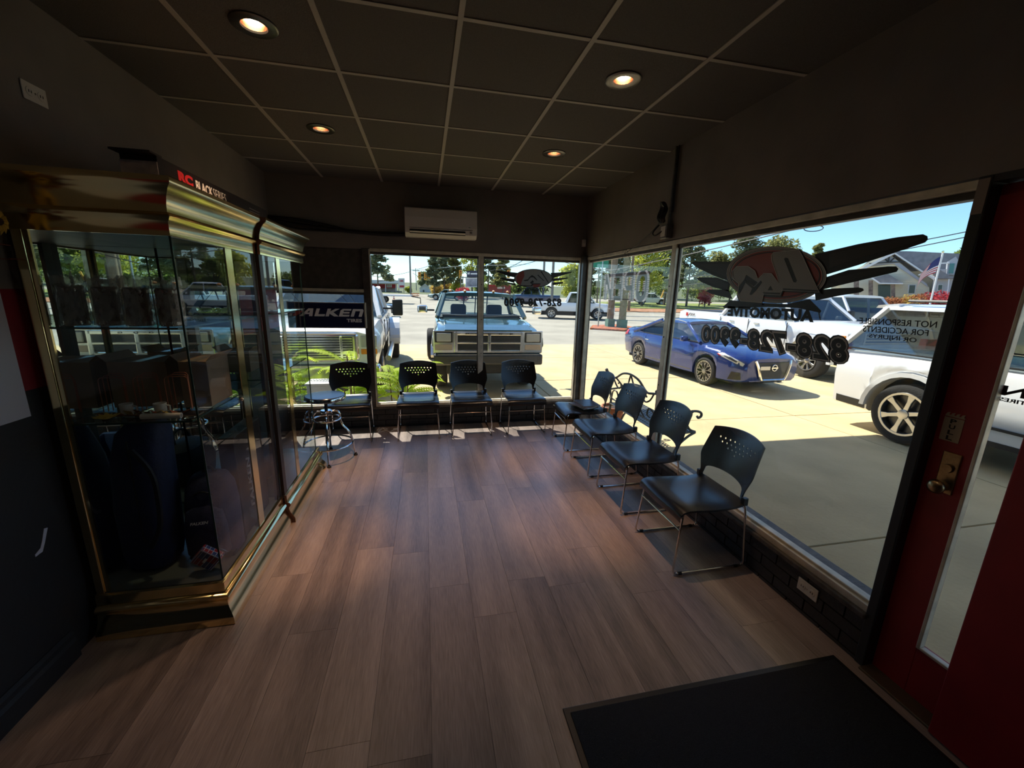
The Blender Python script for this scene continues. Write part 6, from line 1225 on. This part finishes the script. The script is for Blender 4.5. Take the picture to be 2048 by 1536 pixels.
# street name sign, yellow guy guard
b = gpt(1196, 655); sgn = thing('street_sign', 'green street name sign on a thin post', 'sign', b); MB().tube([(0, 0, -.05), (0, 0, 4.0)], .04, 6).build('post', M_RIM, sgn); box('blade', mat('sign_green', (.02, .25, .14), .5), sgn, -.75, .35, -.02, .02, 3.35, 3.75)
a = gpt(1319, 603); g2 = thing('guy_guard', 'yellow guard on a slanting guy wire', 'guy wire', a); d = (atd(1329, 578, math.hypot(a.x, a.y))-a); MB().tube([(0, 0, -.1), d], .12, 6).build('guard', mat('guard_yellow', (.75, .42, .05), .6), g2); MB().tube([d, d*3.2], .03, 5).build('cable', M_POLEG, g2)
# ---- iron bench outside the side window
M_IRON = mat('wrought_iron', (.11, .11, .1), .45, .3)
bn = thing('garden_bench', 'wrought iron bench with scrolled back outside the side window', 'bench', (2.4, 4.34, GZ))
def hy(y): return y
L2 = .62
bk = MB().tube(smooth_path([(0, .62, .87), (.0, .5, .84), (0, .38, .83), (0, .2, .92), (0, 0, .95), (0, -.2, .92), (0, -.38, .83), (0, -.5, .84), (0, -.62, .87)], 6), .013, 8).build('top_rail', M_IRON, bn, smooth=True)
for s in (-1, 1):
    MB().tube(smooth_path([(-.02, s*.62, .88), (.02, s*.62, .75), (.08, s*.62, .45), (.04, s*.62, .2), (-.06, s*.62, 0)], 5), .016, 8).build('back_leg', M_IRON, bn, smooth=True); MB().ball((-.02, s*.62, .89), .022).build('finial', M_IRON, bn)
    arm = [(.06, s*.62, .62), (.3, s*.62, .645), (.46, s*.62, .66), (.54, s*.62, .64), (.55, s*.62, .6), (.52, s*.62, .58), (.5, s*.62, .6)]
    MB().tube(smooth_path(arm, 5), .014, 8).build('arm_rest', M_IRON, bn, smooth=True); MB().tube(smooth_path([(.44, s*.62, .655), (.38, s*.62, .56), (.42, s*.62, .46), (.5, s*.62, .42)], 5), .012, 8).build('arm_scroll', M_IRON, bn, smooth=True)
    MB().tube(smooth_path([(.06, s*.62, .42), (.3, s*.62, .41), (.5, s*.62, .42), (.42, s*.62, .37), (.31, s*.62, .27), (.25, s*.62, .12), (.29, s*.62, 0)], 5), .014, 8).build('front_leg', M_IRON, bn, smooth=True)
    MB().tube(smooth_path([(.02, s*.5, .83), (.03, s*.42, .74), (.03, s*.33, .70), (.03, s*.27, .74), (.03, s*.31, .78), (.03, s*.35, .76)], 5), .01, 6).build('back_scroll', M_IRON, bn, smooth=True)
    MB().tube(smooth_path([(0, s*.36, .83), (.02, s*.2, .75), (.04, s*.05, .62), (.06, s*-.1, .5)], 5), .01, 6).build('back_scroll', M_IRON, bn, smooth=True); MB().tube(smooth_path([(.0, s*.0, .95), (.02, s*.08, .8), (.05, s*.2, .58), (.06, s*.3, .5)], 5), .01, 6).build('back_scroll', M_IRON, bn, smooth=True)
    MB().tube(smooth_path([(.05, s*.55, .5), (.04, s*.5, .62), (.04, s*.4, .64), (.05, s*.36, .56), (.05, s*.42, .54)], 5), .01, 6).build('back_scroll', M_IRON, bn, smooth=True)
MB().tube([(.06, -.62, .5), (.06, .62, .5)], .011, 6).build('lower_rail', M_IRON, bn)
loops = [[(.06, -.61), (.5, -.61), (.5, .61), (.06, .61)]]
for i in range(8):
    for j in range(24):
        x, y = .09+.052*i, -.58+.05*j; loops.append([(x+.006, y), (x+.022, y-.015), (x+.04, y), (x+.022, y+.017)])
link('seat_lattice', xform(fill_mesh(loops, .004), lambda c: Vector((c.x, c.y, c.z+.42))), M_IRON, bn)
# ---- flower pot, white box
t = thing('flower_pot', 'terracotta flower pot outside the window corner', 'pot', (2.62, 5.15, GZ)); MB().lathe([(.001, 0), (.11, 0), (.15, .26), (.17, .26), (.17, .32), (.15, .32), (.145, .28), (.001, .27)], n=24).build('pot', mat('terracotta', (.4, .14, .07), .8, var=.2), t, smooth=True); MB().lathe([(.143, .285), (.001, .3)], n=18).build('soil', mat('soil', (.06, .04, .03), .95), t)
t = thing('utility_box', 'white box standing outside beside the fern', 'box', (-1.33, 5.5, GZ)); MB().box(-.16, .14, -.14, .14, 0, .66).build('housing', M_TRIMW, t, bevel=.008); MB().box(-.175, .155, -.155, .155, .66, .69).build('lid', M_TRIMW, t, bevel=.006)
# ---- pinnate-leaved saplings outside the back window
L_FERN = leafm('fern', (.4, .5, .05), .3)
def frond(par, L_, az, lift, base, rnd):
    pts = [Vector((0, 0, 0))]; n = 18; e = lift; p = Vector(base); ps = [p.copy()]
    for k in range(n):
        p = p+Vector((math.cos(az)*math.cos(e), math.sin(az)*math.cos(e), math.sin(e)))*(L_/n); e -= rnd.uniform(.045, .085); ps.append(p.copy())
    b = MB(); b.tube(ps, .004, 4); sidev = Vector((-math.sin(az), math.cos(az), 0))
    for k in range(2, n+1):
        d = (ps[k]-ps[k-1]).normalized(); ll = L_*.2*(1-abs(k/n-.45)*.9)
        for s in (-1, 1):
            q = ps[k]; tip = q+(sidev*s*.85+d*.5-Vector((0, 0, .28))).normalized()*ll; w_ = d*ll*.19
            b.add([q, q.lerp(tip, .45)+w_, tip, q.lerp(tip, .45)-w_], [(0, 1, 2, 3)])
    return b.build('frond', L_FERN, par)
for i, (x, y, hh, nf, lab) in enumerate(((-.4, 5.8, 1.0, 24, 'bright green sapling with feathery leaves right of the window post'), (-1.0, 5.85, .95, 20, 'bright green sapling with feathery leaves behind the stool chair'), (-1.8, 5.85, .95, 20, 'bright green sapling with feathery leaves behind the far cabinet'))):
    rnd = random.Random(40+i); t = thing('sapling', lab, 'plant', (x, y, GZ), 0, 'feathery saplings outside the window')
    for k in range(4):
        sx, sy = rnd.uniform(-.1, .1), rnd.uniform(-.06, .06); top = hh*rnd.uniform(.6, 1.1); MB().tube([(sx, sy, 0), (sx*1.6, sy*1.5, top)], .008, 5).build('stem', mat('stem_red', (.2, .1, .05), .8), t)
        for j in range(nf//3): frond(t, rnd.uniform(.45, .7), rnd.uniform(-.35, 3.5), rnd.uniform(.2, .9), (sx*1.4, sy*1.3, top*(.25+.75*(j+1)/(nf//3))), rnd)
